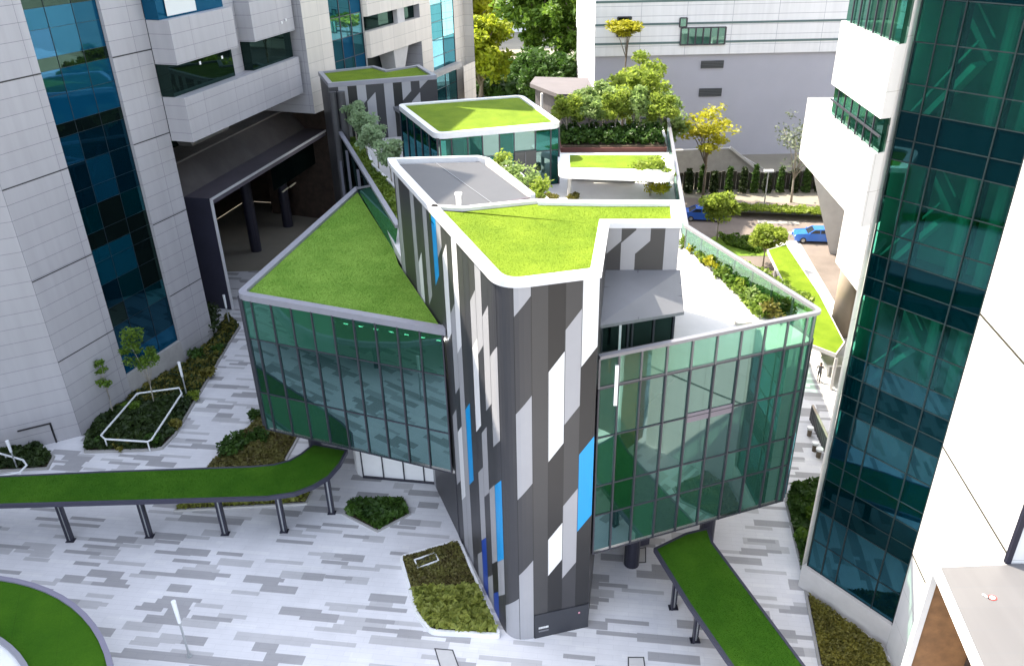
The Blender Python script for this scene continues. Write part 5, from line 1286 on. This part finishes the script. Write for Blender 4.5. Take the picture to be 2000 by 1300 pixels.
# bushes and saplings
g_ = 'shrubs in the plaza planters'
for k, (x, y, r_, h_, lf_, lab) in enumerate((
    (185, 868, .38, .42, 'lf_dark', 'small dark shrub at the near left corner of the dark planter'), (235, 872, .42, .36, 'lf_olive', 'olive shrub along the near edge of the dark planter'),
    (300, 868, .40, .45, 'lf_dark', 'dark green shrub at the near right corner of the dark planter'), (345, 835, .34, .40, 'lf_olive', 'olive shrub on the path side of the guard rail'),
    (262, 800, .45, .50, 'lf_green', 'mid green shrub inside the box of the guard rail'), (378, 780, .36, .42, 'lf_lime', 'yellow green shrub beyond the guard rail near the path'),
    (408, 735, .40, .48, 'lf_olive', 'olive shrub in the middle of the far planter arm'), (430, 690, .40, .5, 'lf_dark', 'dark shrub near the far tip of the long planter'),
    (385, 700, .45, .6, 'lf_dark', 'dark leafy shrub under the blue glass strip'), (1560, 1000, .45, .5, 'lf_dark', 'dark shrub at the back of the bed by the glass strip'),
    (1575, 1060, .42, .55, 'lf_green', 'bright green shrub in the bed by the glass strip'), (1590, 1010, .4, .5, 'lf_green', 'green shrub right against the dark glass strip'),
    (505, 860, .5, .5, 'lf_dark', 'green shrub in the back half of the walkway planter'), (470, 868, .5, .55, 'lf_dark', 'leafy shrub beside the bright one under the walkway'))):
    bush('shrub', lab, P(x, y, .08), r_, h_, lf_, 300, .13, 200 + k, g_)
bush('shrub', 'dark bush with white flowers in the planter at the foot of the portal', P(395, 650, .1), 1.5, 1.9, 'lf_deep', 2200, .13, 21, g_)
bush('shrub', 'bright leafy bush at the left tip of the planter under the walkway', P(450, 880, .1), .85, .75, 'lf_dark', 900, .12, 22, g_)
bush('shrub', 'small green bush at the back tip of the walkway planter', P(500, 815, .1), .4, .5, 'lf_dark', 300, .11, 23, g_)
tree('sapling', 'thin pale sapling with sparse leaves at the near end of the dark planter', P(222, 810, .1), 3.4, .5, 1.0, 'lf_green', 7, 90, .09, 31, 'bark_p', 'saplings in the dark planter', 'sapling', tr=.035)
tree('sapling', 'taller leafy sapling in front of the blue glass strip', P(302, 790, .1), 4.6, .8, 1.2, 'lf_green', 13, 120, .10, 32, 'bark_p', 'saplings in the dark planter', 'sapling', tr=.04)

# ================================================================== LAMPS on the plaza
def lamp(label, b, ht_, s=1.0):
    t = thing('bollard_lamp', label, 'lamp post', b, 'slim glass lamp posts on the plaza')
    x, y = b[0], b[1]
    mb = MB(); mb.cyl(x, y, b[2], b[2] + ht_ * .62, .035 * s, 0, 10); mb.build('pole', 'steel', t)
    mb = MB(); mb.cyl(x, y, b[2] + ht_ * .62, b[2] + ht_, .055 * s, 0, 12, .075 * s); mb.build('lamp_head', 'lamp_white', t)
    mb = MB(); mb.cyl(x, y, b[2], b[2] + .03, .10 * s, 0, 12); mb.build('base_plate', 'steel', t)
lamp('slim lamp post standing alone on the open plaza paving', P(370, 1280, 0), 2.45)
lamp('slim lamp post at the edge of the dark planter by the white guard rail', P(367, 780, .0), 2.15)
lamp('slim lamp post at the corner of the dark portal', P(450, 640, 0), 2.1)
lamp('slim lamp post in the dark planter at the left edge', P(35, 917, 0), 1.55)
# floor hatch covers on the plaza
for k, (a, lab) in enumerate(((((848, 1265), (885, 1268), (900, 1310), (862, 1312)), 'thin framed floor hatch on the plaza below the white planter'), (((1226, 1282), (1258, 1282), (1262, 1312), (1226, 1312)), 'thin framed floor hatch on the plaza right of the service door'), (((1228, 1072), (1262, 1068), (1262, 1098), (1230, 1100)), 'floor hatch under the glass box at right'))):
    t = thing('floor_hatch', lab, 'hatch', (*P2(*a[0]), 0), 'floor hatches in the plaza paving'); q = ccw(px(a))
    mb = MB(); ring(mb, q, offset(q, .04), 0, .012); mb.build('frame', 'plate', t); mb = MB(); mb.prism(offset(q, .04), 0, .008); mb.build('lid', 'conc_l', t)
gt = thing('gutter_box', 'dark equipment box under the right glass box', 'box', (*P2(1250, 1060), 0))
q = [P2(1228, 1072), P2(1268, 1062), P2(1268, 1040), P2(1228, 1050)]; mb = MB(); mb.prism(ccw(q), 0, .5); mb.build('box_body', 'navy', gt); mb = MB(); mb.prism(offset(ccw(q), -.04), .5, .55); mb.build('box_lid', 'conc_l', gt)

# ================================================================== RIGHT SIDE: fences, turf ramp, tables
def at_px(pts, z): return [P(x, y, z) for x, y in pts]
tg = thing('turf_walkway', 'lime turf walkway roof running along the right flank behind the balustrade', 'covered walkway', (*P2(1560, 570, 2.0), 0))
q = ccw(px([(1500, 488), (1535, 478), (1600, 575), (1648, 668), (1632, 690), (1585, 672), (1560, 610)], 2.0)); mb = MB(); mb.prism(q, 1.8, 2.0); mb.build('roof_turf', 'turf', tg)
mb = MB(); ring(mb, offset(q, -.05), q, 1.80, 2.01); mb.build('roof_edge', 'conc_l', tg)
for p in (P2(1622, 760, 0), P2(1560, 640, 0), P2(1510, 560, 0)):
    mb = MB(); mb.cyl(p[0], p[1], 0, 1.8, .09, 0, 10); mb.build('post', 'conc_l', tg)
fn_ = thing('slatted_fence', 'low grey slatted fence along the path beside the right glass box', 'fence', (*P2(1600, 880), 0))
fa, fb_ = P2(1582, 820, 0), P2(1624, 912, 0)
mb = MB(); L_ = dist(fa, fb_); n_ = 16
for k in range(n_ + 1):
    p = lerp2(fa, fb_, k / n_); mb.beam((*p, 0), (*p, .8), .05, .12)
mb.build('slats', 'plate', fn_); mb = MB(); mb.beam((*fa, .82), (*fb_, .82), .1, .05); mb.build('top_rail', [mat('fence_rail', (0.34, 0.28, 0.22), .5)], fn_)
for (x, y, lab) in ((1580, 850, 'white capped bollard nearest the glass box corner'), (1590, 880, 'white capped bollard in the middle by the slatted fence'), (1598, 892, 'white capped bollard at the end of the slatted fence')):
    t = thing('path_bollard', lab, 'bollard', P(x, y, 0), 'white capped bollards by the slatted fence'); b_ = P(x, y, 0)
    mb = MB(); mb.cyl(b_[0], b_[1], 0, .36, .10, 0, 12); mb.build('body', [mat('bollard_brown', (.16, .12, .08), .6)], t); mb = MB(); mb.cyl(b_[0], b_[1], .36, .46, .15, 0, 12); mb.build('cap', 'white', t)
tb = thing('white_bench', 'white slab bench on the sunny path beside the right building', 'bench', P(1630, 740, 0))
b_ = P(1625, 735, 0); mb = MB(); mb.prism([(b_[0] - .4, b_[1] - .1), (b_[0] + 1.4, b_[1] - .1), (b_[0] + 1.4, b_[1] + .8), (b_[0] - .4, b_[1] + .8)], .62, .72); mb.build('top', 'white', tb)
for dx in (-.3, 1.2): mb = MB(); mb.prism([(b_[0] + dx, b_[1]), (b_[0] + dx + .1, b_[1]), (b_[0] + dx + .1, b_[1] + .6), (b_[0] + dx, b_[1] + .6)], 0, .62); mb.build('leg', 'white', tb)
# person walking on that path
def person(name, label, b, h, rz, shirt, trousers):
    """one continuous skinned body with hair as a child"""
    t = bpy.data.meshes.new(name); s = h
    J = {'pel': (0, 0, .53), 'bel': (0, .005, .62), 'che': (0, 0, .74), 'nec': (0, .005, .83), 'hea': (0, .02, .89), 'top': (0, .02, .965),
         'hl': (-.05, 0, .50), 'kl': (-.055, .09, .28), 'al': (-.055, .06, .04), 'tl': (-.055, .14, .015),
         'hr': (.05, 0, .50), 'kr': (.055, -.02, .28), 'ar': (.055, -.16, .06), 'tr': (.055, -.09, .012),
         'sl': (-.11, 0, .80), 'el': (-.15, -.05, .65), 'wl': (-.15, .01, .50), 'dl': (-.15, .03, .44),
         'sr': (.11, 0, .80), 'er': (.15, .03, .65), 'wr': (.15, .12, .53), 'dr': (.15, .15, .48)}
    R = {'pel': .075, 'bel': .07, 'che': .085, 'nec': .03, 'hea': .055, 'top': .045, 'hl': .05, 'kl': .035, 'al': .024, 'tl': .02, 'hr': .05, 'kr': .035, 'ar': .024, 'tr': .02,
         'sl': .035, 'el': .026, 'wl': .018, 'dl': .014, 'sr': .035, 'er': .026, 'wr': .018, 'dr': .014}
    E = [('pel', 'bel'), ('bel', 'che'), ('che', 'nec'), ('nec', 'hea'), ('hea', 'top'), ('pel', 'hl'), ('hl', 'kl'), ('kl', 'al'), ('al', 'tl'), ('pel', 'hr'), ('hr', 'kr'), ('kr', 'ar'), ('ar', 'tr'),
         ('che', 'sl'), ('sl', 'el'), ('el', 'wl'), ('wl', 'dl'), ('che', 'sr'), ('sr', 'er'), ('er', 'wr'), ('wr', 'dr')]
    ks = list(J); t.from_pydata([tuple(c * s * K for c in J[k]) for k in ks], [(ks.index(a), ks.index(c)) for a, c in E], [])
    o = bpy.data.objects.new(name, t); COL.objects.link(o)
    md = o.modifiers.new('skin', 'SKIN'); md.use_smooth_shade = True
    for i, k in enumerate(ks):
        sv = t.skin_vertices[0].data[i]; sv.radius = (R[k] * s * K, R[k] * s * K); sv.use_root = (k == 'pel')
    o.modifiers.new('sub', 'SUBSURF').levels = 1
    o.location = tuple(c * K for c in b); o.rotation_euler = (0, 0, rz)
    m = bpy.data.materials.new('clothes'); m.use_nodes = True; n = m.node_tree.nodes; l = m.node_tree.links
    tc = n.new('ShaderNodeTexCoord'); sx = n.new('ShaderNodeSeparateXYZ'); l.new(tc.outputs['Object'], sx.inputs[0])
    r = n.new('ShaderNodeValToRGB'); r.color_ramp.interpolation = 'CONSTANT'; e = r.color_ramp.elements
    e[0].position = 0; e[0].color = (*trousers, 1); e[1].position = .53; e[1].color = (*shirt, 1); e2 = e.new(.835); e2.color = (.32, .19, .12, 1)
    mm = n.new('ShaderNodeMath'); mm.operation = 'DIVIDE'; mm.inputs[1].default_value = s * K; l.new(sx.outputs[2], mm.inputs[0]); l.new(mm.outputs[0], r.inputs[0]); l.new(r.outputs[0], n['Principled BSDF'].inputs['Base Color'])
    t.materials.append(m)
    hb = MB()
    for i in range(6):
        a0, a1 = i * math.pi / 12, (i + 1) * math.pi / 12
        for k in range(12):
            t0, t1 = 2 * math.pi * k / 12, 2 * math.pi * (k + 1) / 12
            f = lambda a, tt: (math.cos(tt) * math.cos(a) * .062 * s, .012 * s + math.sin(tt) * math.cos(a) * .066 * s, (.93 + math.sin(a) * .062) * s)
            hb.face([f(a0, t0), f(a0, t1), f(a1, t1), f(a1, t0)])
    hm = hb.build('hair', [mat('hair_dark', (.02, .015, .012), .6)], None, smooth=True); hm.parent = o
    tag(o, label, 'person'); return o
person('person', 'person in dark clothes walking near the white bench', P(1598, 745, 0), 1.12, 2.6, (.10, .10, .11), (.03, .03, .035))

# ================================================================== ROAD, CARS, LAWN at the back right
sheet('road', px([(1300, 425), (1330, 470), (1460, 520), (1600, 640), (1700, 640), (1900, 440), (1600, 400), (1330, 385)]), 0.004, 'asphalt')
sheet('path', px([(1500, 470), (1560, 470), (1660, 640), (1700, 700), (1620, 760), (1560, 640)]), 0.008, 'terrace')
mb = MB()
for a in (((1480, 430), (1560, 432), (1562, 438), (1480, 436)), ((1540, 452), (1560, 452), (1562, 458), (1540, 458)), ((1400, 462), (1440, 463), (1440, 468), (1400, 467))):
    mb.face([(p[0], p[1], .012) for p in ccw(px(a))])
o = mb.build('road_marking', 'mark'); o['kind'] = 'structure'
wlw = thing('retaining_wall', 'low grey retaining wall along the far kerb behind the parked cars', 'wall', (20, 61, 0))
a, b = P2(1390, 412), P2(1640, 424); mb = MB(); d_ = unit(a, b); mb.prism(ccw([a, b, add2(b, (-d_[1], d_[0]), .4), add2(a, (-d_[1], d_[0]), .4)]), 0, .6); mb.build('wall_body', 'conc', wlw); mb = MB(); mb.beam((*a, .63), (*b, .63), .5, .07); mb.build('coping', [mat('coping_brown', (.22, .19, .16), .8)], wlw)
vg = ccw(px([(1385, 408), (1640, 420), (1640, 408), (1385, 398)], .6))
cover('verge_plants', 'yellow green low plants along the top of the retaining wall', vg, .55, .28, 'lf_lime', 260, .16, 41)
lw = px([(1395, 462), (1455, 470), (1500, 488), (1505, 500), (1440, 500), (1380, 470)]); sheet('lawn', lw, .02, 'lawn')
cover('clipped_hedge', 'clipped green hedge strip behind the balustrade by the road', ccw(px([(1400, 462), (1470, 470), (1500, 482), (1480, 496), (1420, 480)])), 0, .55, 'lf_green', 420, .12, 42)
def car(label, b, rz, m='carblue'):
    t = thing('parked_car', label, 'car', (0, 0, 0), 'blue cars on the road behind'); L_, W_ = 3.0, 1.18
    prof = [(-1.5, .25), (-1.5, .52), (-1.42, .60), (-.62, .66), (-.22, .95), (.55, .97), (1.08, .68), (1.42, .62), (1.5, .5), (1.5, .25)]
    low = [(-1.5, .22), (-1.5, .5), (-1.4, .6), (-.62, .67), (1.08, .67), (1.42, .62), (1.5, .5), (1.5, .22)]
    mb = MB(); hw = W_ / 2
    def slab(pf, w0, w1, mi=0, mbx=None):
        z0, z1 = min(p[1] for p in pf), max(p[1] for p in pf)
        ww = lambda z: w0 + (w1 - w0) * (z - z0) / (z1 - z0)
        n = len(pf)
        for i in range(n):
            (xa, za), (xb, zb_) = pf[i], pf[(i + 1) % n]
            mbx.face([(xa, -ww(za), za), (xa, ww(za), za), (xb, ww(zb_), zb_), (xb, -ww(zb_), zb_)], mi)
        mbx.face([(x, -ww(z), z) for x, z in pf][::-1], mi); mbx.face([(x, ww(z), z) for x, z in pf], mi)
    slab(low, hw, hw * .93, 0, mb); o_ = mb.build('body', m, t)
    bv = o_.modifiers.new('bev', 'BEVEL'); bv.width = .07; bv.segments = 2
    mb = MB(); slab([(-.66, .665), (-.22, .945), (.55, .96), (1.06, .675)], hw * .92, hw * .74, 0, mb); mb.build('windows', 'carglass', t)
    mb = MB(); slab([(-.25, .94), (-.2, .975), (.5, .99), (.58, .95)], hw * .78, hw * .72, 0, mb); rf = mb.build('roof', m, t)
    mb = MB()
    for s_ in (-1, 1):
        for (x0, z0, x1, z1) in ((-.66, .66, -.22, .955), (1.07, .67, .55, .97), (.15, .66, .17, .96)):
            mb.beam((x0, s_ * hw * .90, z0), (x1, s_ * hw * .74, z1), .05, .05)
    mb.build('window_pillars', m, t)
    for x in (-.95, .92):
        for s_ in (-1, 1):
            mb = MB(); mb.tube([(x, s_ * (hw - .14), .21), (x, s_ * (hw + .01), .21)], .21, 0, 18); wh = mb.build('wheel', 'tyre', t)
            mb = MB(); mb.tube([(x, s_ * (hw - .02), .21), (x, s_ * (hw + .02), .21)], .125, 0, 14); mb.build('rim', 'steel', wh)
    for s_ in (-1, 1):
        mb = MB(); mb.beam((-1.49, s_ * .38, .48), (-1.49, s_ * .55, .49), .06, .09); mb.build('headlight', 'lamp_white', t)
        mb = MB(); mb.beam((1.49, s_ * .40, .5), (1.49, s_ * .55, .5), .05, .09); mb.build('taillight', 'red', t)
        mb = MB(); mb.beam((-.58, s_ * (hw - .02), .70), (-.58, s_ * (hw + .12), .72), .06, .08); mb.build('mirror', m, t)
    t.location = tuple(c * K for c in b); t.rotation_euler = (0, 0, rz); return t
car('blue car parked at the kerb partly behind the balustrade rail', P(1372, 428, 0), math.radians(172))
car('bright blue car half hidden behind the concrete pier of the right building', P(1592, 470, 0), math.radians(-8), mat('car_blue_light', (0.02, 0.14, 0.55), .25, coat=.6))

# columnar hedge and dark fence
hf = thing('timber_fence', 'dark timber fence behind the row of columnar shrubs', 'fence', (20, 64, 0))
a, b = (14.2, 65.2), (33, 64.2); mb = MB(); n_ = 60
for k in range(n_):
    p, q = lerp2(a, b, k / n_), lerp2(a, b, (k + .86) / n_); mb.prism([p, q, (q[0], q[1] + .1), (p[0], p[1] + .1)], 0, 1.45 + .06 * ((k * 7) % 3)); 
mb.build('fence_boards', [mat('fence_brown', (0.05, 0.045, 0.035), .85, noise=.35, nscale=.8)], hf)
mb = MB(); mb.beam((a[0], a[1] + .16, 1.2), (b[0], b[1] + .16, 1.2), .12, .1); mb.build('fence_rail', 'wood', hf)
rng0 = random.Random(8)
def shrub_col(label, b, r, h, seed, mt):
    rng = np.random.default_rng(seed); vs, fs = [], []
    for k in range(8): leaves_into(vs, fs, (0, 0, h * (k + .5) / 8), (r * (1 - .5 * k / 8), r * (1 - .5 * k / 8), h / 11), 70, .17, rng, .1, 2.0)
    me = mesh_from('columnar_shrub', vs, fs, mt); o_ = bpy.data.objects.new('columnar_shrub', me); COL.objects.link(o_); o_.location = tuple(q * K for q in b)
    tag(o_, label, 'shrub', 'columnar shrubs along the timber fence'); return o_
colp = [shrub_col('slim dark columnar shrub in the row along the timber fence', (14.8, 64.4, 0), .40, 2.0, 51, 'lf_deep'), shrub_col('slim dark columnar shrub in the row along the timber fence', (15.9, 64.4, 0), .36, 2.3, 52, 'lf_dark')]
for k in range(2, 17):
    o_ = colp[k % 2].copy(); COL.objects.link(o_); o_.location = ((14.8 + 1.08 * k + rng0.uniform(-.15, .15)) * K, (64.4 - .045 * k) * K, 0); o_.rotation_euler = (0, 0, rng0.random() * 6); o_.scale = (1, 1, .85 + .3 * rng0.random())
lp = thing('street_lamp', 'tall white lamp post in front of the columnar shrubs', 'street lamp', P(1491, 412, 0)); b_ = P(1491, 412, 0)
mb = MB(); mb.cyl(b_[0], b_[1], 0, 3.1, .06, 0, 10, .045); mb.build('pole', 'steel', lp); mb = MB(); mb.prism([(b_[0] - .35, b_[1] - .15), (b_[0] + .35, b_[1] - .15), (b_[0] + .35, b_[1] + .15), (b_[0] - .35, b_[1] + .15)], 3.1, 3.25); mb.build('lamp_head', 'lamp_white', lp)

# ================================================================== TREES
# row on the back of the terrace
tbed = thing('planter_bed', 'long dark red kerb planter behind the white canopy on the terrace', 'planter', (6, 46.5, TZ))
a, b = P2(1095, 298, TZ), P2(1302, 297, TZ); mb = MB(); mb.prism([a, b, (b[0] + .3, b[1] + 3.2), (a[0], a[1] + 3.2)], TZ, TZ + .25); mb.build('kerb', [mat('dark_red_kerb', (.10, .035, .03), .8)], tbed)
mb = MB(); mb.prism([(a[0] + .1, a[1] + .12), (b[0] - .1, b[1] + .12), (b[0] + .2, b[1] + 3.1), (a[0] + .1, a[1] + 3.1)], TZ + .1, TZ + .3); mb.build('soil', 'soil', tbed)
cover('undergrowth', 'dark undergrowth beneath the row of terrace trees', [(a[0] + .1, a[1] + .4), (b[0] - .1, b[1] + .4), (b[0], b[1] + 3), (a[0] + .1, a[1] + 3)], TZ + .25, .9, 'lf_dark', 320, .14, 60)
gT = 'leafy trees in the row behind the canopy'
tt = [tree('terrace_tree', 'light green terrace tree at the pavilion end of the row', (3.4, 46.0, TZ + .2), 2.6, .95, 0.95, 'lf_lime', 24, 130, .14, 71, 'bark_p', gT, tr=.06)]
tt.append(tree('terrace_tree', 'mid green terrace tree second in the row from the pavilion', (4.7, 46.4, TZ + .2), 2.5, .95, 0.9, 'lf_pale', 24, 130, .14, 72, 'bark_p', gT, tr=.06))
for k, (x, y, s, lab) in enumerate(((6.15, 46.2, 1.05, 'bushy light green terrace tree in the middle of the row'), (7.3, 46.9, 1.15, 'tall pale terrace tree near the rail end of the row'), (8.75, 46.3, .95, 'small pale terrace tree right beside the white rail'), (5.6, 47.6, 1.2, 'taller terrace tree standing behind the middle of the row'), (7.9, 48.0, 1.35, 'tallest terrace tree, behind the rail end of the row'), (4.1, 47.3, 1.05, 'terrace tree standing behind the pavilion end of the row'), (6.8, 47.6, 1.0, 'terrace tree standing behind between the middle and the rail end'))):
    place(tt[k % 2], (x, y, TZ + .2), lab, 1.3 * k + .7, s)
palm_src = None
tree('garden_tree', 'tall pale green tree behind the grey shelter', (10.2, 66, 0), 11.0, 2.1, 5, 'lf_lime', 40, 130, .22, 75, 'bark', 'garden trees behind the terrace', tr=.14)
tree('garden_tree', 'round light green tree in front of the lavender wall', (11.6, 62, 0), 9.0, 1.9, 4, 'lf_pale', 36, 130, .22, 76, 'bark', 'garden trees behind the terrace', tr=.14)
tree('umbrella_tree', 'small flat topped yellow tree against the white back wall', (10.2, 72.5, 0), 12.6, 1.5, 11.3, 'lf_yel', 22, 110, .18, 77, 'bark', None, flat=.7, squash=.35, tr=.10)
# tree over the canopy front and shrubs round the terrace
tree('terrace_tree', 'frangipani like terrace tree with pale blooms in front of the canopy', P(1270, 382, TZ), 1.75, .95, .55, 'lf_lime', 24, 130, .11, 78, 'bark_p', None, tr=.06, squash=.6)
yb2 = bush('shrub', 'yellow green shrub under the blooming terrace tree', P(1285, 384, TZ), .75, .7, 'lf_yel', 500, .10, 79, 'shrubs on the terrace')
for k, (x, y, r, h_, lf_, lab) in enumerate(((965, 322, .6, .8, 'lf_lime', 'lime shrub at the rounded back corner of the grey roof'), (985, 345, .6, .8, 'lf_pale', 'pale flowering shrub behind the grey metal roof'), (1010, 358, .65, .9, 'lf_pale', 'pale shrub beside the pavilion door'), (1035, 378, .6, .75, 'lf_lime', 'lime shrub nearest the tower roof behind the grey plate'), (1075, 392, .35, .35, 'lf_olive', 'low olive shrub on the terrace by the canopy post'), (1118, 392, .3, .35, 'lf_olive', 'low olive shrub left of the canopy post'))):
    bush('shrub', lab, P(x, y, TZ) if k >= 4 else P(x + 14, y + 18, 11.6), r, h_ * (1 if k >= 4 else 1.25), lf_, 420, .11, 80 + k, 'shrubs on the terrace')
tpb = thing('planter_box', 'raised white planter box behind the grey metal roof of the tower', 'planter', (1, 28, TZ))
q = ccw(px([(968, 330), (1000, 322), (1085, 402), (1050, 408)], 11.6)); mb = MB(); ring(mb, q, offset(q, .1), TZ, 11.65); mb.build('kerb', 'rim', tpb); mb = MB(); mb.prism(offset(q, .09), TZ, 11.6); mb.build('soil', 'soil', tpb)
# left terrace bed and pale trees
lbed = px([(668, 268), (700, 266), (716, 290), (728, 325), (770, 372), (790, 440), (775, 440), (735, 375)], TZ)
cover('terrace_ground_cover', 'mottled green ground cover in the sloping bed on the left terrace', ccw(lbed), TZ, .3, 'lf_palm', 420, .12, 90)
kb = thing('planter_kerb', 'thin white kerb along the bed on the left terrace', 'kerb', (-6, 40, TZ)); mb = MB(); kpts = [P(*p, TZ + .1) for p in ((702, 264), (716, 290), (728, 325), (775, 372))]
for p, q in zip(kpts[:-1], kpts[1:]): mb.beam(p, q, .12, .3)
mb.build('kerb', 'white', kb)
gL = 'pale young trees on the left terrace'
t1 = tree('young_tree', 'pale young tree furthest back on the left terrace', P(698, 282, TZ), 2.5, .8, 1.0, 'lf_pale2', 22, 110, .12, 91, 'bark_p', gL, tr=.045)
for k, (x, y, s, lab) in enumerate(((718, 308, 1.0, 'pale young tree second from the back on the left terrace'), (740, 335, 1.0, 'pale young tree beside the curved ramp wall'), (766, 362, .95, 'pale young tree nearest the tower on the left terrace'))):
    place(t1, P(x, y, TZ), lab, 1.7 * (k + 1), s)
# shrubs along the right balustrade, with their kerb
kb = thing('planter_kerb', 'broad sunlit stone kerb along the balustrade planting on the right terrace', 'kerb', (7, 26, TZ)); mb = MB(); q = ccw(px([(1327, 500), (1338, 478), (1470, 628), (1440, 632)], TZ + .12)); mb.prism(q, TZ, TZ + .12); mb.build('kerb', [mat('warm_stone', (.52, .48, .42), .7, noise=.05)], kb)
gS = 'leafy shrubs along the right balustrade'
labs = ['spiky green plant at the back corner of the balustrade bed', 'yellow shrub second from the back along the balustrade', 'yellow green shrub third along the balustrade', 'low gold shrub in the balustrade bed beside the kerb', 'mixed green shrub in the middle of the balustrade bed', 'dark green shrub past the middle of the balustrade bed', 'broad leafy shrub near the front of the balustrade bed', 'pale flowering shrub close to the rounded rail corner', 'green shrub at the front end of the balustrade bed', 'last low shrub tucked under the rounded rail corner']
for k in range(10):
    f = k / 9; x, y = 1343 + f * 172, 484 + f * 130
    bush('shrub', labs[k], P(x, y, TZ), .42 + .16 * f, .55, ['lf_palm', 'lf_yel', 'lf_lime', 'lf_yel', 'lf_palm', 'lf_green', 'lf_lime', 'lf_pale', 'lf_palm', 'lf_olive'][k], 420, .11, 100 + k, gS)
cover('balustrade_ground_cover', 'leafy cover between the shrubs along the right balustrade', ccw(px([(1338, 470), (1350, 462), (1590, 590), (1560, 612), (1480, 626)], TZ)), TZ, .35, 'lf_palm', 500, .10, 111)
# street trees
tree('street_tree', 'light green street tree in front of the parked blue car', P(1400, 470, 0), 3.8, 1.15, 1.5, 'lf_lime', 28, 130, .17, 120, 'bark_p', 'street trees by the road', tr=.06, squash=.8)
tree('street_tree', 'rounded low street tree beside the lime turf walkway', P(1490, 520, 0), 2.9, 1.25, 1.3, 'lf_lime', 28, 130, .15, 121, 'bark_p', 'street trees by the road', tr=.06, squash=.6)
tree('yellow_tree', 'spreading yellow leaved tree in front of the lavender wall', P(1372, 392, 0), 7.6, 2.6, 3.6, 'lf_yel', 26, 95, .20, 122, 'bark', None, flat=.5, squash=.45, tr=.13, clr=.32)
tree('bare_tree', 'sparse grey green tree in front of the lavender wall by the right building', P(1545, 395, 0), 7.4, 2.1, 2.2, 'lf_grey', 26, 34, .17, 123, 'bark_p', None, tr=.10, clr=.4)
# big trees far back
gB = 'big trees beyond the courtyard'
tree('big_tree', 'yellow green big tree beside the far beige tower', (-3.2, 102, 0), 10.4, 4.2, 2.0, 'lf_sunlit', 60, 190, .42, 130, 'bark', gB, tr=.35, clr=.34)
tree('big_tree', 'tall dark green tree in the middle of the far trees', (3.6, 108, 0), 15, 4.6, 5.0, 'lf_green', 66, 180, .45, 131, 'bark', gB, tr=.4, clr=.34)
tree('big_tree', 'mid green tree against the edge of the white back building', (9.2, 102, 0), 15, 4.2, 4.5, 'lf_green', 66, 170, .42, 132, 'bark', gB, tr=.35, clr=.34)
tree('big_tree', 'bright green tree behind the yellow far tree', (-5, 128, 0), 13.5, 5.0, 5.0, 'lf_yel', 50, 150, .5, 133, 'bark', gB, tr=.35, clr=.34)
tree('big_tree', 'dark spreading tree low in front of the far trees', (4.2, 95, 0), 7.5, 3.6, 1.5, 'lf_dark', 46, 170, .36, 134, 'bark', gB, tr=.3, clr=.34)
tree('big_tree', 'olive tree at the far right of the back trees', (10, 118, 0), 19, 5.0, 5.0, 'lf_green', 50, 150, .5, 135, 'bark', gB, tr=.4, clr=.34)
bush('shrub', 'round dark bush at the foot of the far teal glass strip', P(880, 195, 0), 1.3, 1.6, 'lf_dark', 500, .24, 140, 'bushes beyond the pavilion')
bush('shrub', 'small spiky bush on the pale ground beyond the pavilion', P(958, 190, 0), 1.2, 1.5, 'lf_green', 400, .24, 141, 'bushes beyond the pavilion')
cover('far_undergrowth', 'dark undergrowth below the far trees', [(-6, 104), (14, 92), (14, 112), (-6, 118)], 0, 2.6, 'lf_dark', 26, .5, 142)
sheet('far_lawn', [(-12, 92), (4, 90), (14, 90), (20, 130), (-20, 130)], 0.01, 'lawn')
sheet('far_path', px([(895, 175), (1030, 185), (1030, 215), (880, 210)]), .02, 'terrace')
fwb = thing('distant_block', 'pale distant block showing white between the far tree crowns', 'building', (0, 160, 0)); mb = MB(); mb.prism([(-30, 160), (40, 160), (40, 175), (-30, 175)], 0, 40); mb.build('wall', 'clad_back', fwb)
mb = MB()
for k in range(12): mb.prism([(-28 + 5.5 * k, 159.9), (-24.5 + 5.5 * k, 159.9), (-24.5 + 5.5 * k, 159.98), (-28 + 5.5 * k, 159.98)], 18, 20.5)
mb.build('window_row', 'g_dteal', fwb)
